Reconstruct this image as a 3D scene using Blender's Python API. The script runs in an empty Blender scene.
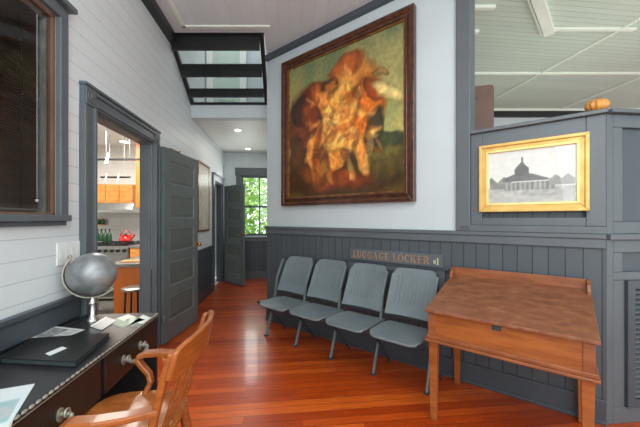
import bpy, math, random
from mathutils import Vector, Matrix
R = math.radians
C = bpy.context.scene.collection
SC = bpy.context.scene

# ------------------------------------------------------------------ camera, world, lights
F = 302.0; HY = 218.5; CH = 1.26
cd = bpy.data.cameras.new('camera'); cam = bpy.data.objects.new('camera', cd); C.objects.link(cam)
cam.location = (0, 0, CH); cam.rotation_euler = (R(90), 0, 0)
cd.sensor_width = 36; cd.lens = F / 640 * 36; cd.shift_y = (HY - 213.5) / 640; cd.clip_start = .02
SC.camera = cam
w = bpy.data.worlds.new('world'); SC.world = w; w.use_nodes = True
bg = w.node_tree.nodes['Background']; bg.inputs[0].default_value = (.86, .975, .98, 1); bg.inputs[1].default_value = 1.9
SC.view_settings.view_transform = 'Standard'; SC.view_settings.look = 'None'
SC.view_settings.exposure = 0.0; SC.view_settings.gamma = 1.0; SC.view_settings.use_curve_mapping = False

AL = math.atan(.109)                       # direction of the left wall
AR = -math.atan2(.6261, .7797)             # direction of the diagonal wall
LO = Vector((-1.304, 0, 0)); RO = Vector((1.116, 2.356, 0))
ML = Matrix.Translation(LO) @ Matrix.Rotation(AL, 4, 'Z')
MR = Matrix.Translation(RO) @ Matrix.Rotation(AR, 4, 'Z')
def toL(x, y):
    v = ML.inverted() @ Vector((x, y, 0)); return v.x, v.y

def area(name, loc, rot, size, power, col=(1, 1, 1), M=None, sy=None):
    l = bpy.data.lights.new(name, 'AREA'); l.energy = power; l.color = col; l.size = size
    if sy: l.shape = 'RECTANGLE'; l.size_y = sy
    o = bpy.data.objects.new(name, l); C.objects.link(o)
    o.matrix_world = (M or Matrix()) @ Matrix.Translation(loc) @ Matrix.Rotation(rot[2], 4, 'Z') @ Matrix.Rotation(rot[1], 4, 'Y') @ Matrix.Rotation(rot[0], 4, 'X')
    return o
def point(name, loc, power, col=(1, 1, 1), r=.1):
    l = bpy.data.lights.new(name, 'POINT'); l.energy = power; l.color = col; l.shadow_soft_size = r
    o = bpy.data.objects.new(name, l); C.objects.link(o); o.location = loc; return o
sun = bpy.data.lights.new('sun', 'SUN'); sun.energy = 3; sun.angle = R(2); so = bpy.data.objects.new('sun', sun); C.objects.link(so)
so.rotation_euler = (R(40), 0, R(100))
area('window_light', (.2, -1.3, 2.1), (R(80), 0, 0), 2.6, 50, (.93, .98, 1), None, 1.8)
area('room_fill_light', (.3, 0.1, 3.15), (0, 0, 0), 1.6, 40, (.93, .98, 1))  # added fill under the ceiling, not a fixture of the room
area('ceiling_fill_light', (.3, -.6, 1.7), (R(180), 0, 0), 1.6, 22, (.93, .98, 1))  # added upward fill that brightens and cools the main ceiling
area('hall_lamp_light', (.52, 5.0, 2.58), (0, 0, 0), .3, 5, (1, .93, .82), ML, .9)
area('kitchen_lamp_light', (-1.2, 3.9, 2.5), (0, 0, 0), 1.2, 110, (1, .95, .88), ML, 1.6)
area('loft_fill_light', (.5, 4.2, 5.1), (0, 0, 0), .8, 15, (.97, 1, .97), ML, .8)  # added fill inside the loft, stands for no fixture
area('station_room_fill_light', (4.6, 2.6, 1.9), (R(180), 0, 0), 1.8, 15, (.9, 1, .9), ML, 2.4)  # added upward fill, tinted green, to brighten the station-room ceiling
area('hall_window_light', (.42, 6.2, 1.6), (R(-90), 0, 0), .5, 10, (.95, 1, 1), ML, 1.1)

# ------------------------------------------------------------------ materials
def lin(c):
    return tuple(((v / 255) / 12.92 if v / 255 <= .04045 else ((v / 255 + .055) / 1.055) ** 2.4) for v in c) + (1,)
def base(name, col, rough=.5, metal=0, coat=0, spec=.5):
    m = bpy.data.materials.new(name); m.use_nodes = True
    p = m.node_tree.nodes['Principled BSDF']
    p.inputs['Base Color'].default_value = lin(col); p.inputs['Roughness'].default_value = rough
    p.inputs['Metallic'].default_value = metal; p.inputs['Coat Weight'].default_value = coat
    p.inputs['Coat Roughness'].default_value = .08; p.inputs['Specular IOR Level'].default_value = spec
    return m, m.node_tree, p
def N(nt, t, **k):
    n = nt.nodes.new(t)
    for a, b in k.items(): setattr(n, a, b)
    return n
def ramp(nt, fac, stops):
    r = N(nt, 'ShaderNodeValToRGB'); e = r.color_ramp.elements
    e[0].position, e[0].color = stops[0]; e[1].position, e[1].color = stops[-1]
    for p, c in stops[1:-1]:
        q = e.new(p); q.color = c
    nt.links.new(fac, r.inputs[0]); return r.outputs[0]
def vary(name, c1, c2, rough=.5, metal=0, scale=4, stretch=(1, 1, 1), coat=0, bump=.0, spec=.5, detail=4, mid=None):
    """noise-mottled paint, wood or metal"""
    m, nt, p = base(name, c1, rough, metal, coat, spec)
    tc = N(nt, 'ShaderNodeTexCoord'); mp = N(nt, 'ShaderNodeMapping'); mp.inputs['Scale'].default_value = stretch
    nz = N(nt, 'ShaderNodeTexNoise'); nz.inputs['Scale'].default_value = scale; nz.inputs['Detail'].default_value = detail
    nt.links.new(tc.outputs['Object'], mp.inputs[0]); nt.links.new(mp.outputs[0], nz.inputs['Vector'])
    st = [(.3, lin(c1)), (.7, lin(c2))]
    if mid: st = [(.3, lin(c1)), (.5, lin(mid)), (.7, lin(c2))]
    nt.links.new(ramp(nt, nz.outputs[0], st), p.inputs['Base Color'])
    if bump:
        b = N(nt, 'ShaderNodeBump'); b.inputs['Strength'].default_value = bump; b.inputs['Distance'].default_value = .01
        nt.links.new(nz.outputs[0], b.inputs['Height']); nt.links.new(b.outputs[0], p.inputs['Normal'])
    return m
def grooved(name, col, groove, axis, pitch, width=.06, rough=.5, spec=.5, second=None, var=.05):
    """painted boards: a groove line every pitch metres along one axis"""
    m, nt, p = base(name, col, rough, 0, 0, spec)
    tc = N(nt, 'ShaderNodeTexCoord'); sp = N(nt, 'ShaderNodeSeparateXYZ'); nt.links.new(tc.outputs['Object'], sp.inputs[0])
    def line(pitch, width, off=0.0):
        a = N(nt, 'ShaderNodeMath', operation='MULTIPLY_ADD'); nt.links.new(sp.outputs[axis], a.inputs[0])
        a.inputs[1].default_value = 1 / pitch; a.inputs[2].default_value = 100 + off
        f = N(nt, 'ShaderNodeMath', operation='FRACT'); nt.links.new(a.outputs[0], f.inputs[0])
        g = N(nt, 'ShaderNodeMath', operation='LESS_THAN'); nt.links.new(f.outputs[0], g.inputs[0]); g.inputs[1].default_value = width
        return g.outputs[0], a.outputs[0]
    g, a = line(pitch, width)
    if second:
        g2, _ = line(*second); mx = N(nt, 'ShaderNodeMath', operation='MAXIMUM'); nt.links.new(g, mx.inputs[0]); nt.links.new(g2, mx.inputs[1]); g = mx.outputs[0]
    fl = N(nt, 'ShaderNodeMath', operation='FLOOR'); nt.links.new(a, fl.inputs[0])
    wn = N(nt, 'ShaderNodeTexWhiteNoise', noise_dimensions='1D'); nt.links.new(fl.outputs[0], wn.inputs['W'])
    r = ramp(nt, wn.outputs[0], [(0, lin([v * (1 - var) for v in col])), (1, lin([min(255, v * (1 + var)) for v in col]))])
    mix = N(nt, 'ShaderNodeMix', data_type='RGBA'); nt.links.new(g, mix.inputs['Factor']); nt.links.new(r, mix.inputs[6]); mix.inputs[7].default_value = lin(groove)
    nt.links.new(mix.outputs[2], p.inputs['Base Color'])
    b = N(nt, 'ShaderNodeBump', invert=True); b.inputs['Strength'].default_value = .5; b.inputs['Distance'].default_value = .004
    nt.links.new(g, b.inputs['Height']); nt.links.new(b.outputs[0], p.inputs['Normal'])
    return m
def floor_mat():
    m, nt, p = base('varnished_pine_floor', (165, 66, 22), .3, 0, .22, .4)
    tc = N(nt, 'ShaderNodeTexCoord'); sp = N(nt, 'ShaderNodeSeparateXYZ'); nt.links.new(tc.outputs['Object'], sp.inputs[0])
    a = N(nt, 'ShaderNodeMath', operation='MULTIPLY_ADD'); nt.links.new(sp.outputs[1], a.inputs[0]); a.inputs[1].default_value = 1 / .07; a.inputs[2].default_value = 100
    fl = N(nt, 'ShaderNodeMath', operation='FLOOR'); nt.links.new(a.outputs[0], fl.inputs[0])
    fr = N(nt, 'ShaderNodeMath', operation='FRACT'); nt.links.new(a.outputs[0], fr.inputs[0])
    lt = N(nt, 'ShaderNodeMath', operation='LESS_THAN'); nt.links.new(fr.outputs[0], lt.inputs[0]); lt.inputs[1].default_value = .06
    # board number and a length offset give every board its own tone
    sx = N(nt, 'ShaderNodeMath', operation='MULTIPLY_ADD'); nt.links.new(fl.outputs[0], sx.inputs[0]); sx.inputs[1].default_value = .37; nt.links.new(sp.outputs[0], sx.inputs[2])
    sd = N(nt, 'ShaderNodeMath', operation='MULTIPLY'); nt.links.new(sx.outputs[0], sd.inputs[0]); sd.inputs[1].default_value = .55
    sf = N(nt, 'ShaderNodeMath', operation='FLOOR'); nt.links.new(sd.outputs[0], sf.inputs[0])
    cv = N(nt, 'ShaderNodeCombineXYZ'); nt.links.new(fl.outputs[0], cv.inputs[0]); nt.links.new(sf.outputs[0], cv.inputs[1])
    wn = N(nt, 'ShaderNodeTexWhiteNoise', noise_dimensions='2D'); nt.links.new(cv.outputs[0], wn.inputs['Vector'])
    col = ramp(nt, wn.outputs[0], [(0, lin((156, 54, 12))), (.5, lin((188, 74, 20))), (1, lin((212, 98, 32)))])
    mp = N(nt, 'ShaderNodeMapping'); mp.inputs['Scale'].default_value = (2, 40, 1); nt.links.new(tc.outputs['Object'], mp.inputs[0])
    nz = N(nt, 'ShaderNodeTexNoise'); nz.inputs['Scale'].default_value = 2.2; nz.inputs['Detail'].default_value = 6; nt.links.new(mp.outputs[0], nz.inputs['Vector'])
    gr = ramp(nt, nz.outputs[0], [(.3, (.62, .55, .5, 1)), (.65, (1.1, 1.1, 1.05, 1))])
    mu = N(nt, 'ShaderNodeMix', data_type='RGBA', blend_type='MULTIPLY'); mu.inputs['Factor'].default_value = .85
    nt.links.new(col, mu.inputs[6]); nt.links.new(gr, mu.inputs[7])
    mx = N(nt, 'ShaderNodeMix', data_type='RGBA'); nt.links.new(lt.outputs[0], mx.inputs['Factor']); nt.links.new(mu.outputs[2], mx.inputs[6]); mx.inputs[7].default_value = lin((116, 40, 14))
    nt.links.new(mx.outputs[2], p.inputs['Base Color'])
    b = N(nt, 'ShaderNodeBump', invert=True); b.inputs['Strength'].default_value = .35; b.inputs['Distance'].default_value = .003
    nt.links.new(lt.outputs[0], b.inputs['Height']); nt.links.new(b.outputs[0], p.inputs['Normal'])
    return m
def vcol(name, rough=.5, coat=0):
    m, nt, p = base(name, (255, 255, 255), rough, 0, coat)
    a = N(nt, 'ShaderNodeAttribute', attribute_name='Col'); nt.links.new(a.outputs[0], p.inputs['Base Color']); return m
def emit(name, col, s):
    m, nt, p = base(name, col, .5); p.inputs['Emission Color'].default_value = lin(col); p.inputs['Emission Strength'].default_value = s; return m
def glassm(name, tint=(255, 255, 255), rough=0.0):
    m, nt, p = base(name, tint, rough); nt.nodes.remove(p)
    g = N(nt, 'ShaderNodeBsdfGlossy'); g.inputs['Roughness'].default_value = .02; t = N(nt, 'ShaderNodeBsdfTransparent'); t.inputs[0].default_value = lin(tint)
    lw = N(nt, 'ShaderNodeLayerWeight'); lw.inputs[0].default_value = .5; pw = N(nt, 'ShaderNodeMath', operation='POWER'); nt.links.new(lw.outputs['Facing'], pw.inputs[0]); pw.inputs[1].default_value = 4
    fz = N(nt, 'ShaderNodeMath', operation='MULTIPLY_ADD'); nt.links.new(pw.outputs[0], fz.inputs[0]); fz.inputs[1].default_value = .3; fz.inputs[2].default_value = .03; mx = N(nt, 'ShaderNodeMixShader')
    nt.links.new(fz.outputs[0], mx.inputs[0]); nt.links.new(t.outputs[0], mx.inputs[1]); nt.links.new(g.outputs[0], mx.inputs[2])
    nt.links.new(mx.outputs[0], nt.nodes['Material Output'].inputs[0]); return m

GREY = (79, 85, 90)
M = dict(
    floor=floor_mat(),
    shiplap=grooved('white_shiplap', (218, 222, 224), (188, 194, 198), 2, .105, .045, .45, .4, None, .012),
    plaster=vary('pale_blue_grey_plaster', (194, 202, 205), (199, 207, 210), .6, 0, 3),
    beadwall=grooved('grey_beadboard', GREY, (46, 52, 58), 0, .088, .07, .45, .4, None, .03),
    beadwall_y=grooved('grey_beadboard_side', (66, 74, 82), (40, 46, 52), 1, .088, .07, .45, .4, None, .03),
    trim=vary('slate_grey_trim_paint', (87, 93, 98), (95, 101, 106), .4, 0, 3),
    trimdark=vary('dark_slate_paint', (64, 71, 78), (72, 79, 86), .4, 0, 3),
    doorpaint=vary('dark_grey_green_door_paint', (90, 98, 99), (98, 106, 107), .38, 0, 4),
    doorpanel=vary('door_panel_paint_warm_reflection', (80, 88, 89), (96, 100, 94), .38, 0, 4, (1, 1, 5)),  # yellower tone paints in warm reflections on the door panels
    blackpaint=vary('black_gloss_paint', (26, 27, 28), (34, 35, 36), .35, 0, 4),
    ceil=grooved('white_ceiling_boards', (216, 219, 222), (208, 211, 213), 0, .12, .05, .5, .3, None, .01),
    ceilgreen=grooved('pale_green_ceiling_boards', (196, 208, 196), (168, 178, 166), 1, .07, .1, .4, .4, None, .015),
    ceiltrim=vary('cream_ceiling_trim', (228, 232, 220), (234, 238, 228), .4),
    white=vary('white_paint', (228, 230, 228), (236, 238, 236), .45),
    hallceil=vary('hall_ceiling_paint', (214, 212, 206), (220, 218, 212), .5),
    oak=vary('golden_oak', (136, 70, 26), (170, 96, 42), .34, 0, 3, (3, 3, 14), .2, .02),
    oaklong=vary('golden_oak_seat', (144, 78, 30), (180, 106, 48), .34, 0, 3, (14, 3, 3), .25, .02),
    pine=vary('worn_red_pine', (122, 66, 36), (154, 90, 52), .4, 0, 3, (2, 16, 10), .1, .04),
    pinelid=vary('scuffed_pine_lid', (114, 68, 43), (148, 96, 66), .42, 0, 4, (3, 5, 3), .1, .05, .5, 8, (132, 80, 52)),
    pineside=vary('amber_pine_front', (134, 72, 32), (166, 96, 46), .36, 0, 2.5, (2, 4, 16), .15, .03),
    seat=vary('slate_painted_plywood', (106, 116, 120), (116, 126, 130), .42, 0, 5),
    seatedge=vary('iron_seat_frame', (52, 58, 62), (62, 68, 72), .4, 0, 5),
    deskblack=vary('black_leatherette', (30, 31, 34), (44, 45, 48), .33, 0, 8, (1, 1, 1), 0, .08),
    deskfront=vary('dark_brown_leatherette', (36, 28, 24), (52, 40, 34), .36, 0, 9, (1, 1, 1), 0, .15),
    pewter=vary('aged_pewter', (148, 142, 130), (178, 172, 158), .42, .45, 12),
    silver=vary('brushed_silver', (104, 108, 110), (172, 174, 176), .42, .5, 9, (1, 1, 1), 0, .04),
    chrome=base('chrome', (210, 210, 208), .15, 1)[0],
    brass=base('brass', (196, 150, 70), .25, 1)[0],
    black=base('black_plastic', (22, 23, 24), .35)[0],
    paper=base('white_paper', (226, 230, 230), .6)[0],
    frame=vary('walnut_and_bronze_frame', (52, 26, 18), (98, 56, 38), .3, .15, 14, (1, 1, 1), .3, .1),
    framelip=vary('bronze_frame_lip', (112, 72, 42), (160, 112, 66), .3, .5, 20),
    gold=vary('gold_leaf_frame', (208, 162, 80), (232, 194, 114), .4, .2, 10),
    goldlip=vary('pale_gold_lip', (236, 204, 120), (246, 222, 150), .4, .3, 10),
    copper=vary('aged_copper_lettering', (146, 116, 92), (176, 144, 114), .45, .2, 20),
    cream=base('cream_lettering', (206, 200, 150), .5)[0],
    art=vcol('oil_paint_canvas', .35, .25), print=vcol('printed_paper', .4), 
    cabinet=vary('honey_maple_cabinet', (196, 124, 56), (222, 154, 82), .35, 0, 3, (3, 3, 12)),
    orange=vary('orange_wood_panel', (208, 106, 34), (224, 122, 44), .32, 0, 2, (6, 6, 1)),
    steel=base('stainless_steel', (170, 170, 168), .28, .9)[0],
    tile=grooved('white_tile', (222, 222, 218), (206, 206, 202), 2, .075, .06, .25, .5, None, .01),
    red=base('red_enamel', (196, 22, 22), .15, 0, .5)[0],
    greenglass=base('green_glass', (52, 96, 62), .12, 0, .4)[0],
    stone=vary('speckled_grey_worktop', (98, 96, 90), (140, 136, 128), .25, 0, 40),
    glass=glassm('window_glass'), glassdark=glassm('smoky_window_glass', (240, 242, 242)),
    slat=vary('dark_walnut_slat', (88, 76, 70), (122, 104, 92), .35, 0, 3, (1, 2, 8)),
    woodstrip=vary('reddish_wood_jamb', (104, 76, 62), (132, 98, 80), .4, 0, 3, (4, 4, 1)),
    brown=vary('brown_painted_wood', (104, 74, 62), (124, 90, 76), .5, 0, 3),
    rattan=vary('golden_brown_wood_ribs', (176, 112, 44), (228, 160, 84), .4, 0, 10),
    lamp=emit('lit_lamp_lens', (255, 244, 220), 9),
    leaf=vary('sunlit_leaves', (96, 150, 48), (176, 208, 96), .5, 0, 3), bark=vary('bark', (84, 66, 50), (110, 90, 70), .8, 0, 10),
    grass=vary('grass', (96, 140, 60), (130, 170, 84), .8, 0, 3),
)
M['panel_edge_highlight'] = vary('highlit_panel_edge_paint', (112, 118, 112), (128, 130, 118), .4)  # lighter colour paints the highlights along the door panel edges
M['leaf'].node_tree.nodes['Principled BSDF'].inputs['Transmission Weight'].default_value = 0

# ------------------------------------------------------------------ mesh building
class MB:
    def __init__(s): s.v = []; s.f = []; s.sm = []; s.mi = []; s.cur = 0
    def add(s, vs, fs, smooth=False):
        b = len(s.v); s.v += [tuple(v) for v in vs]
        for f in fs: s.f.append(tuple(i + b for i in f)); s.sm.append(smooth); s.mi.append(s.cur)
        return s
    def box(s, x0, x1, y0, y1, z0, z1):
        x0, x1 = min(x0, x1), max(x0, x1); y0, y1 = min(y0, y1), max(y0, y1); z0, z1 = min(z0, z1), max(z0, z1)
        v = [(x, y, z) for z in (z0, z1) for y in (y0, y1) for x in (x0, x1)]
        return s.add(v, [(0, 2, 3, 1), (4, 5, 7, 6), (0, 1, 5, 4), (2, 6, 7, 3), (0, 4, 6, 2), (1, 3, 7, 5)])
    def hexa(s, lo, hi):      # two quads of points, same winding (ccw seen from hi)
        v = list(lo) + list(hi)
        return s.add(v, [(3, 2, 1, 0), (4, 5, 6, 7), (0, 1, 5, 4), (1, 2, 6, 5), (2, 3, 7, 6), (3, 0, 4, 7)])
    def prism(s, poly, d0, d1, axis='z'):
        def P(a, b, d): return {'z': (a, b, d), 'y': (a, d, b), 'x': (d, a, b)}[axis]
        n = len(poly); v = [P(a, b, d0) for a, b in poly] + [P(a, b, d1) for a, b in poly]
        return s.add(v, [tuple(range(n))[::-1], tuple(range(n, 2 * n))] + [(i, (i + 1) % n, n + (i + 1) % n, n + i) for i in range(n)])
    def tube(s, pts, r, n=10, closed=False, smooth=True):
        pts = [Vector(p) for p in pts]; m = len(pts); rr = r if isinstance(r, (list, tuple)) else [r] * m
        up = None; vs = []
        for i, p in enumerate(pts):
            a = pts[(i - 1) % m] if (closed or i > 0) else p; b = pts[(i + 1) % m] if (closed or i < m - 1) else p
            t = (b - a).normalized()
            if up is None:
                up = Vector((0, 0, 1)) if abs(t.z) < .9 else Vector((1, 0, 0))
            up = (up - t * up.dot(t)).normalized(); q = t.cross(up)
            for k in range(n):
                an = 2 * math.pi * k / n; vs.append(p + (up * math.cos(an) + q * math.sin(an)) * rr[i])
        fs = []
        for i in range(m if closed else m - 1):
            for k in range(n):
                a = i * n + k; b = i * n + (k + 1) % n; j = (i + 1) % m
                fs.append((a, b, j * n + (k + 1) % n, j * n + k))
        if not closed: fs += [tuple(range(n))[::-1], tuple(range((m - 1) * n, m * n))]
        return s.add(vs, fs, smooth)
    def strip(s, pts, w, h, side):     # rectangular section swept; side = direction of the width
        pts = [Vector(p) for p in pts]; side = Vector(side).normalized(); m = len(pts); vs = []
        ww = w if isinstance(w, (list, tuple)) else [w] * m; hh = h if isinstance(h, (list, tuple)) else [h] * m
        for i, p in enumerate(pts):
            t = (pts[min(i + 1, m - 1)] - pts[max(i - 1, 0)]).normalized(); nrm = t.cross(side).normalized(); sd = nrm.cross(t).normalized()
            for a, b in ((-1, -1), (1, -1), (1, 1), (-1, 1)): vs.append(p + sd * a * ww[i] / 2 + nrm * b * hh[i] / 2)
        fs = [(i * 4 + k, i * 4 + (k + 1) % 4, i * 4 + 4 + (k + 1) % 4, i * 4 + 4 + k) for i in range(m - 1) for k in range(4)]
        return s.add(vs, fs + [(3, 2, 1, 0), tuple(range((m - 1) * 4, m * 4))])
    def lathe(s, prof, n=24, c=(0, 0, 0), smooth=True):
        vs = [(c[0] + r * math.cos(2 * math.pi * k / n), c[1] + r * math.sin(2 * math.pi * k / n), c[2] + z) for r, z in prof for k in range(n)]
        m = len(prof); fs = [(i * n + k, i * n + (k + 1) % n, (i + 1) * n + (k + 1) % n, (i + 1) * n + k) for i in range(m - 1) for k in range(n)]
        return s.add(vs, fs + [tuple(range(n))[::-1], tuple(range((m - 1) * n, m * n))], smooth)
    def cyl(s, c, r, h, n=20): return s.lathe([(r, 0), (r, h)], n, c, True)
    def ball(s, c, r, n=20, sc=(1, 1, 1)):
        m = n // 2; b = len(s.v)
        s.lathe([(max(1e-4, r * math.sin(math.pi * i / m)), -r * math.cos(math.pi * i / m)) for i in range(m + 1)], n)
        for i in range(b, len(s.v)):
            v = s.v[i]; s.v[i] = (c[0] + v[0] * sc[0], c[1] + v[1] * sc[1], c[2] + v[2] * sc[2])
        return s
    def mat(s, i): s.cur = i; return s
def build(name, mb, mats, parent=None, matrix=None, bevel=0, autosmooth=True):
    me = bpy.data.meshes.new(name); me.from_pydata(mb.v, [], mb.f); me.update()
    if not isinstance(mats, (list, tuple)): mats = [mats]
    for m in mats: me.materials.append(M[m] if isinstance(m, str) else m)
    me.polygons.foreach_set('use_smooth', mb.sm); me.polygons.foreach_set('material_index', mb.mi)
    import bmesh
    bm = bmesh.new(); bm.from_mesh(me); bmesh.ops.recalc_face_normals(bm, faces=bm.faces); 
    for e in bm.edges:
        if len(e.link_faces) == 2 and e.calc_face_angle(0) > R(38): e.smooth = False
    bm.to_mesh(me); bm.free()
    o = bpy.data.objects.new(name, me); C.objects.link(o)
    if parent: o.parent = parent
    if matrix is not None: o.matrix_world = matrix
    if bevel:
        b = o.modifiers.new('bevel', 'BEVEL'); b.width = bevel; b.segments = 2; b.limit_method = 'ANGLE'; b.angle_limit = R(40); b.harden_normals = False
    return o
def tag(o, label=None, cat=None, group=None, kind=None):
    if label: o['label'] = label
    if cat: o['category'] = cat
    if group: o['group'] = group
    if kind: o['kind'] = kind
    return o
def thing(name, label, cat, loc, rot=0, group=None, M0=None):
    o = bpy.data.objects.new(name, None); C.objects.link(o); o.empty_display_size = .1
    o.matrix_world = (M0 or Matrix()) @ Matrix.Translation(loc) @ Matrix.Rotation(rot, 4, 'Z')
    return tag(o, label, cat, group)
def struct(name, mb, mats, M0=None, bevel=0, label=None, cat=None):
    o = build(name, mb, mats, None, M0 if M0 is not None else Matrix(), bevel); return tag(o, label, cat, None, 'structure')
def colored(name, mat, nx, ny, P, colfn, parent=None, thick=.0015, matrix=None):
    """flat sheet with a picture: P(u,v)->point on the sheet, colfn(u,v)->sRGB 0..255"""
    vs = [P(i / nx, j / ny) for j in range(ny + 1) for i in range(nx + 1)]
    nrm = (Vector(P(1, 0)) - Vector(P(0, 0))).cross(Vector(P(0, 1)) - Vector(P(0, 0))).normalized() * -thick
    back = [tuple(Vector(P(*c)) + nrm) for c in ((0, 0), (1, 0), (1, 1), (0, 1))]
    fs = [(j * (nx + 1) + i, j * (nx + 1) + i + 1, (j + 1) * (nx + 1) + i + 1, (j + 1) * (nx + 1) + i) for j in range(ny) for i in range(nx)]
    b = len(vs); me = bpy.data.meshes.new(name); me.from_pydata(vs + back, [], fs + [(b + 3, b + 2, b + 1, b)]); me.update()
    ca = me.color_attributes.new('Col', 'FLOAT_COLOR', 'CORNER')
    for pi, p in enumerate(me.polygons):
        for li in p.loop_indices:
            vi = me.loops[li].vertex_index
            c = colfn((vi % (nx + 1)) / nx, (vi // (nx + 1)) / ny) if pi < nx * ny else (200, 200, 195)
            ca.data[li].color = lin([max(0, min(255, q)) for q in c])
    me.materials.append(M[mat]); o = bpy.data.objects.new(name, me); C.objects.link(o)
    if parent: o.parent = parent
    if matrix is not None: o.matrix_world = matrix
    return o
def wall_cells(mb, a0, a1, z0, z1, holes, put):
    """solid wall minus rectangular holes (a0,a1,z0,z1)"""
    xs = sorted({a0, a1, *[h[0] for h in holes], *[h[1] for h in holes]}); zs = sorted({z0, z1, *[h[2] for h in holes], *[h[3] for h in holes]})
    xs = [x for x in xs if a0 <= x <= a1]; zs = [z for z in zs if z0 <= z <= z1]
    for i in range(len(xs) - 1):
        for j in range(len(zs) - 1):
            cx = (xs[i] + xs[i + 1]) / 2; cz = (zs[j] + zs[j + 1]) / 2
            if not any(h[0] < cx < h[1] and h[2] < cz < h[3] for h in holes): put(xs[i], xs[i + 1], zs[j], zs[j + 1])

def shear(mb, k=.109):
    mb.v = [(x, y - k * x, z) for x, y, z in mb.v]; return mb
# ------------------------------------------------------------------ the shell (frame L: x away from the left wall, y along it)
CZ = 3.28
D1 = (2.02, 2.92, 0, 1.985); D2 = (5.36, 6.06, 0, 1.93); W1 = (.62, 1.71, 1.28, 2.40)
HX = 1.0465; HW = 3.693; END = 6.33
fl = MB().box(-.05, 10, -1.6, END + .1, -.1, 0); struct('floor', fl, 'floor', ML)
kf = MB().box(-3.2, -.1, 1.0, 5.85, -.18, -.08); struct('floor_kitchen', kf, 'stone', ML)
b = MB(); wall_cells(b, -1.6, END, .77, 5.4, [D1, D2, W1], lambda a, c, z0, z1: b.box(-.1, 0, a, c, z0, z1)); struct('wall_left', b, 'shiplap', ML)
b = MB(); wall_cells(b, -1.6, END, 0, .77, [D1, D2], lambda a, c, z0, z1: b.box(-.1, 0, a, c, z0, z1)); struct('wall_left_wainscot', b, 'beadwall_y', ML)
# chair rail and baseboard of the left wall
b = MB()
for a, c in ((-1.6, D1[0] - .14), (D1[1] + .13, D2[0] - .08), (D2[1] + .08, END)):
    b.box(0, .022, a, c, .66, .775); b.box(0, .04, a, c, .775, .80)
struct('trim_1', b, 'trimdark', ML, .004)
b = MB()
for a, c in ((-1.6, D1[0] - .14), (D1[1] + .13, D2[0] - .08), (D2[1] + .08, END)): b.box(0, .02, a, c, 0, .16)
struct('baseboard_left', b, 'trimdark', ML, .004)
# ceiling beam along the left wall
b = MB().box(0, .085, -1.6, 3.36, CZ - .07, CZ); struct('trim_2', b, 'blackpaint', ML)
# ceiling with the opening to the loft
b = MB().prism([(0, -1.6), (HX, -1.6), (HX, 3.31 - .109 * HX), (0, 3.31)], CZ, CZ + .1).box(HX, 2.4, -1.6, 5.9, CZ, CZ + .1); struct('ceiling', b, 'ceil', ML)
b = MB().box(2.4, 10, -1.6, 6.2, CZ, CZ + .1); struct('ceiling_station_room', b, 'ceilgreen', ML)
# cream border moulding on the main ceiling
b = MB().box(.2, .24, -1.6, 3.18, CZ - .012, CZ); b.add([(x_, y_ - .109 * x_, z_) for z_ in (CZ - .012, CZ) for y_ in (3.175, 3.215) for x_ in (.2, 1.12)], [(0, 2, 3, 1), (4, 5, 7, 6), (0, 1, 5, 4), (2, 6, 7, 3), (0, 4, 6, 2), (1, 3, 7, 5)]); struct('trim_3', b, 'ceiltrim', ML)
# battens of the station-room ceiling
b = MB().box(1.9, 7.4, 4.17, 4.21, CZ - .02, CZ).box(2.45, 3.35, 3.19, 3.23, CZ - .02, CZ)
for (xa_, ya_), (xb_, yb_) in (((3.22, 3.04), (2.94, 5.02)), ((4.57, 4.31), (4.42, 5.6))): b.strip([(xa_, ya_, CZ - .008), (xb_, yb_, CZ - .008)], .03, .016, (1, 0, 0))
struct('trim_4', b, 'ceiltrim', None)
b = MB().box(-.045, .045, -1.0, 0, CZ - .05, CZ).box(-.075, -.055, -1.0, 0, CZ - .03, CZ)
struct('trim_5', b, 'ceiltrim', Matrix.Translation((2.47, 3.25, 0)) @ Matrix.Rotation(R(-44), 4, 'Z'))
b = MB().box(1.3, 1.66, 2.85, 2.89, CZ - .03, CZ).box(1.3, 1.70, 3.22, 3.26, CZ - .03, CZ)
struct('trim_6', b, 'ceiltrim', None)
# far wall of the station room
b = MB().box(  .6, 9, 5.6, 5.7, 0, CZ); struct('wall_station_room', b, 'plaster', None)
b = MB().box(  .6, 9, 5.56, 5.6, CZ - .15, CZ - .04); struct('trim_7', b, 'blackpaint', None)
b = MB().box(  .6, 9, 5.54, 5.6, CZ - .04, CZ); struct('trim_8', b, 'ceiltrim', None)
# hall
b = MB().box(HX, HX + .1, HW + .03, END, 0, 5.4); struct('wall_hall_right', b, 'plaster', ML)
HD = 4.13
b = shear(MB().box(0, HX, HD, HD + .12, 2.63, 2.80)); struct('wall_hall_header', b, 'plaster', ML)
b = MB().prism([(0, HD + .12), (HX, HD + .12 - .109 * HX), (HX, END), (0, END)], 2.63, 2.80); struct('ceiling_hall', b, 'hallceil', ML)
HWIN = (.34, .95, .90, 2.16)
b = MB(); wall_cells(b, 0, HX, .80, 2.63, [HWIN], lambda a, c, z0, z1: b.box(a, c, END, END + .1, z0, z1)); struct('wall_hall_end', b, 'plaster', ML)
b = MB().box(0, HX, END, END + .1, 0, .80); struct('wall_hall_end_wainscot', b, 'beadwall', ML)
b = MB().box(0, HX, END - .02, END, 0, .15); struct('baseboard_hall_end', b, 'trim', ML)
b = MB().box(HWIN[0] - .1, HWIN[0], END - .03, END, .86, 2.16).box(HWIN[1], HX, END - .03, END, .86, 2.16).box(HWIN[0] - .12, HX, END - .035, END, 2.16, 2.32).box(HWIN[0] - .12, HX, END - .06, END, .82, .87)
struct('trim_9', b, 'trimdark', ML, .004)
wn = thing('window_2', None, None, (0, END + .04, 0), 0, None, ML); tag(wn, None, None, None, 'structure')
x0, x1, z0, z1 = HWIN
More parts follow.
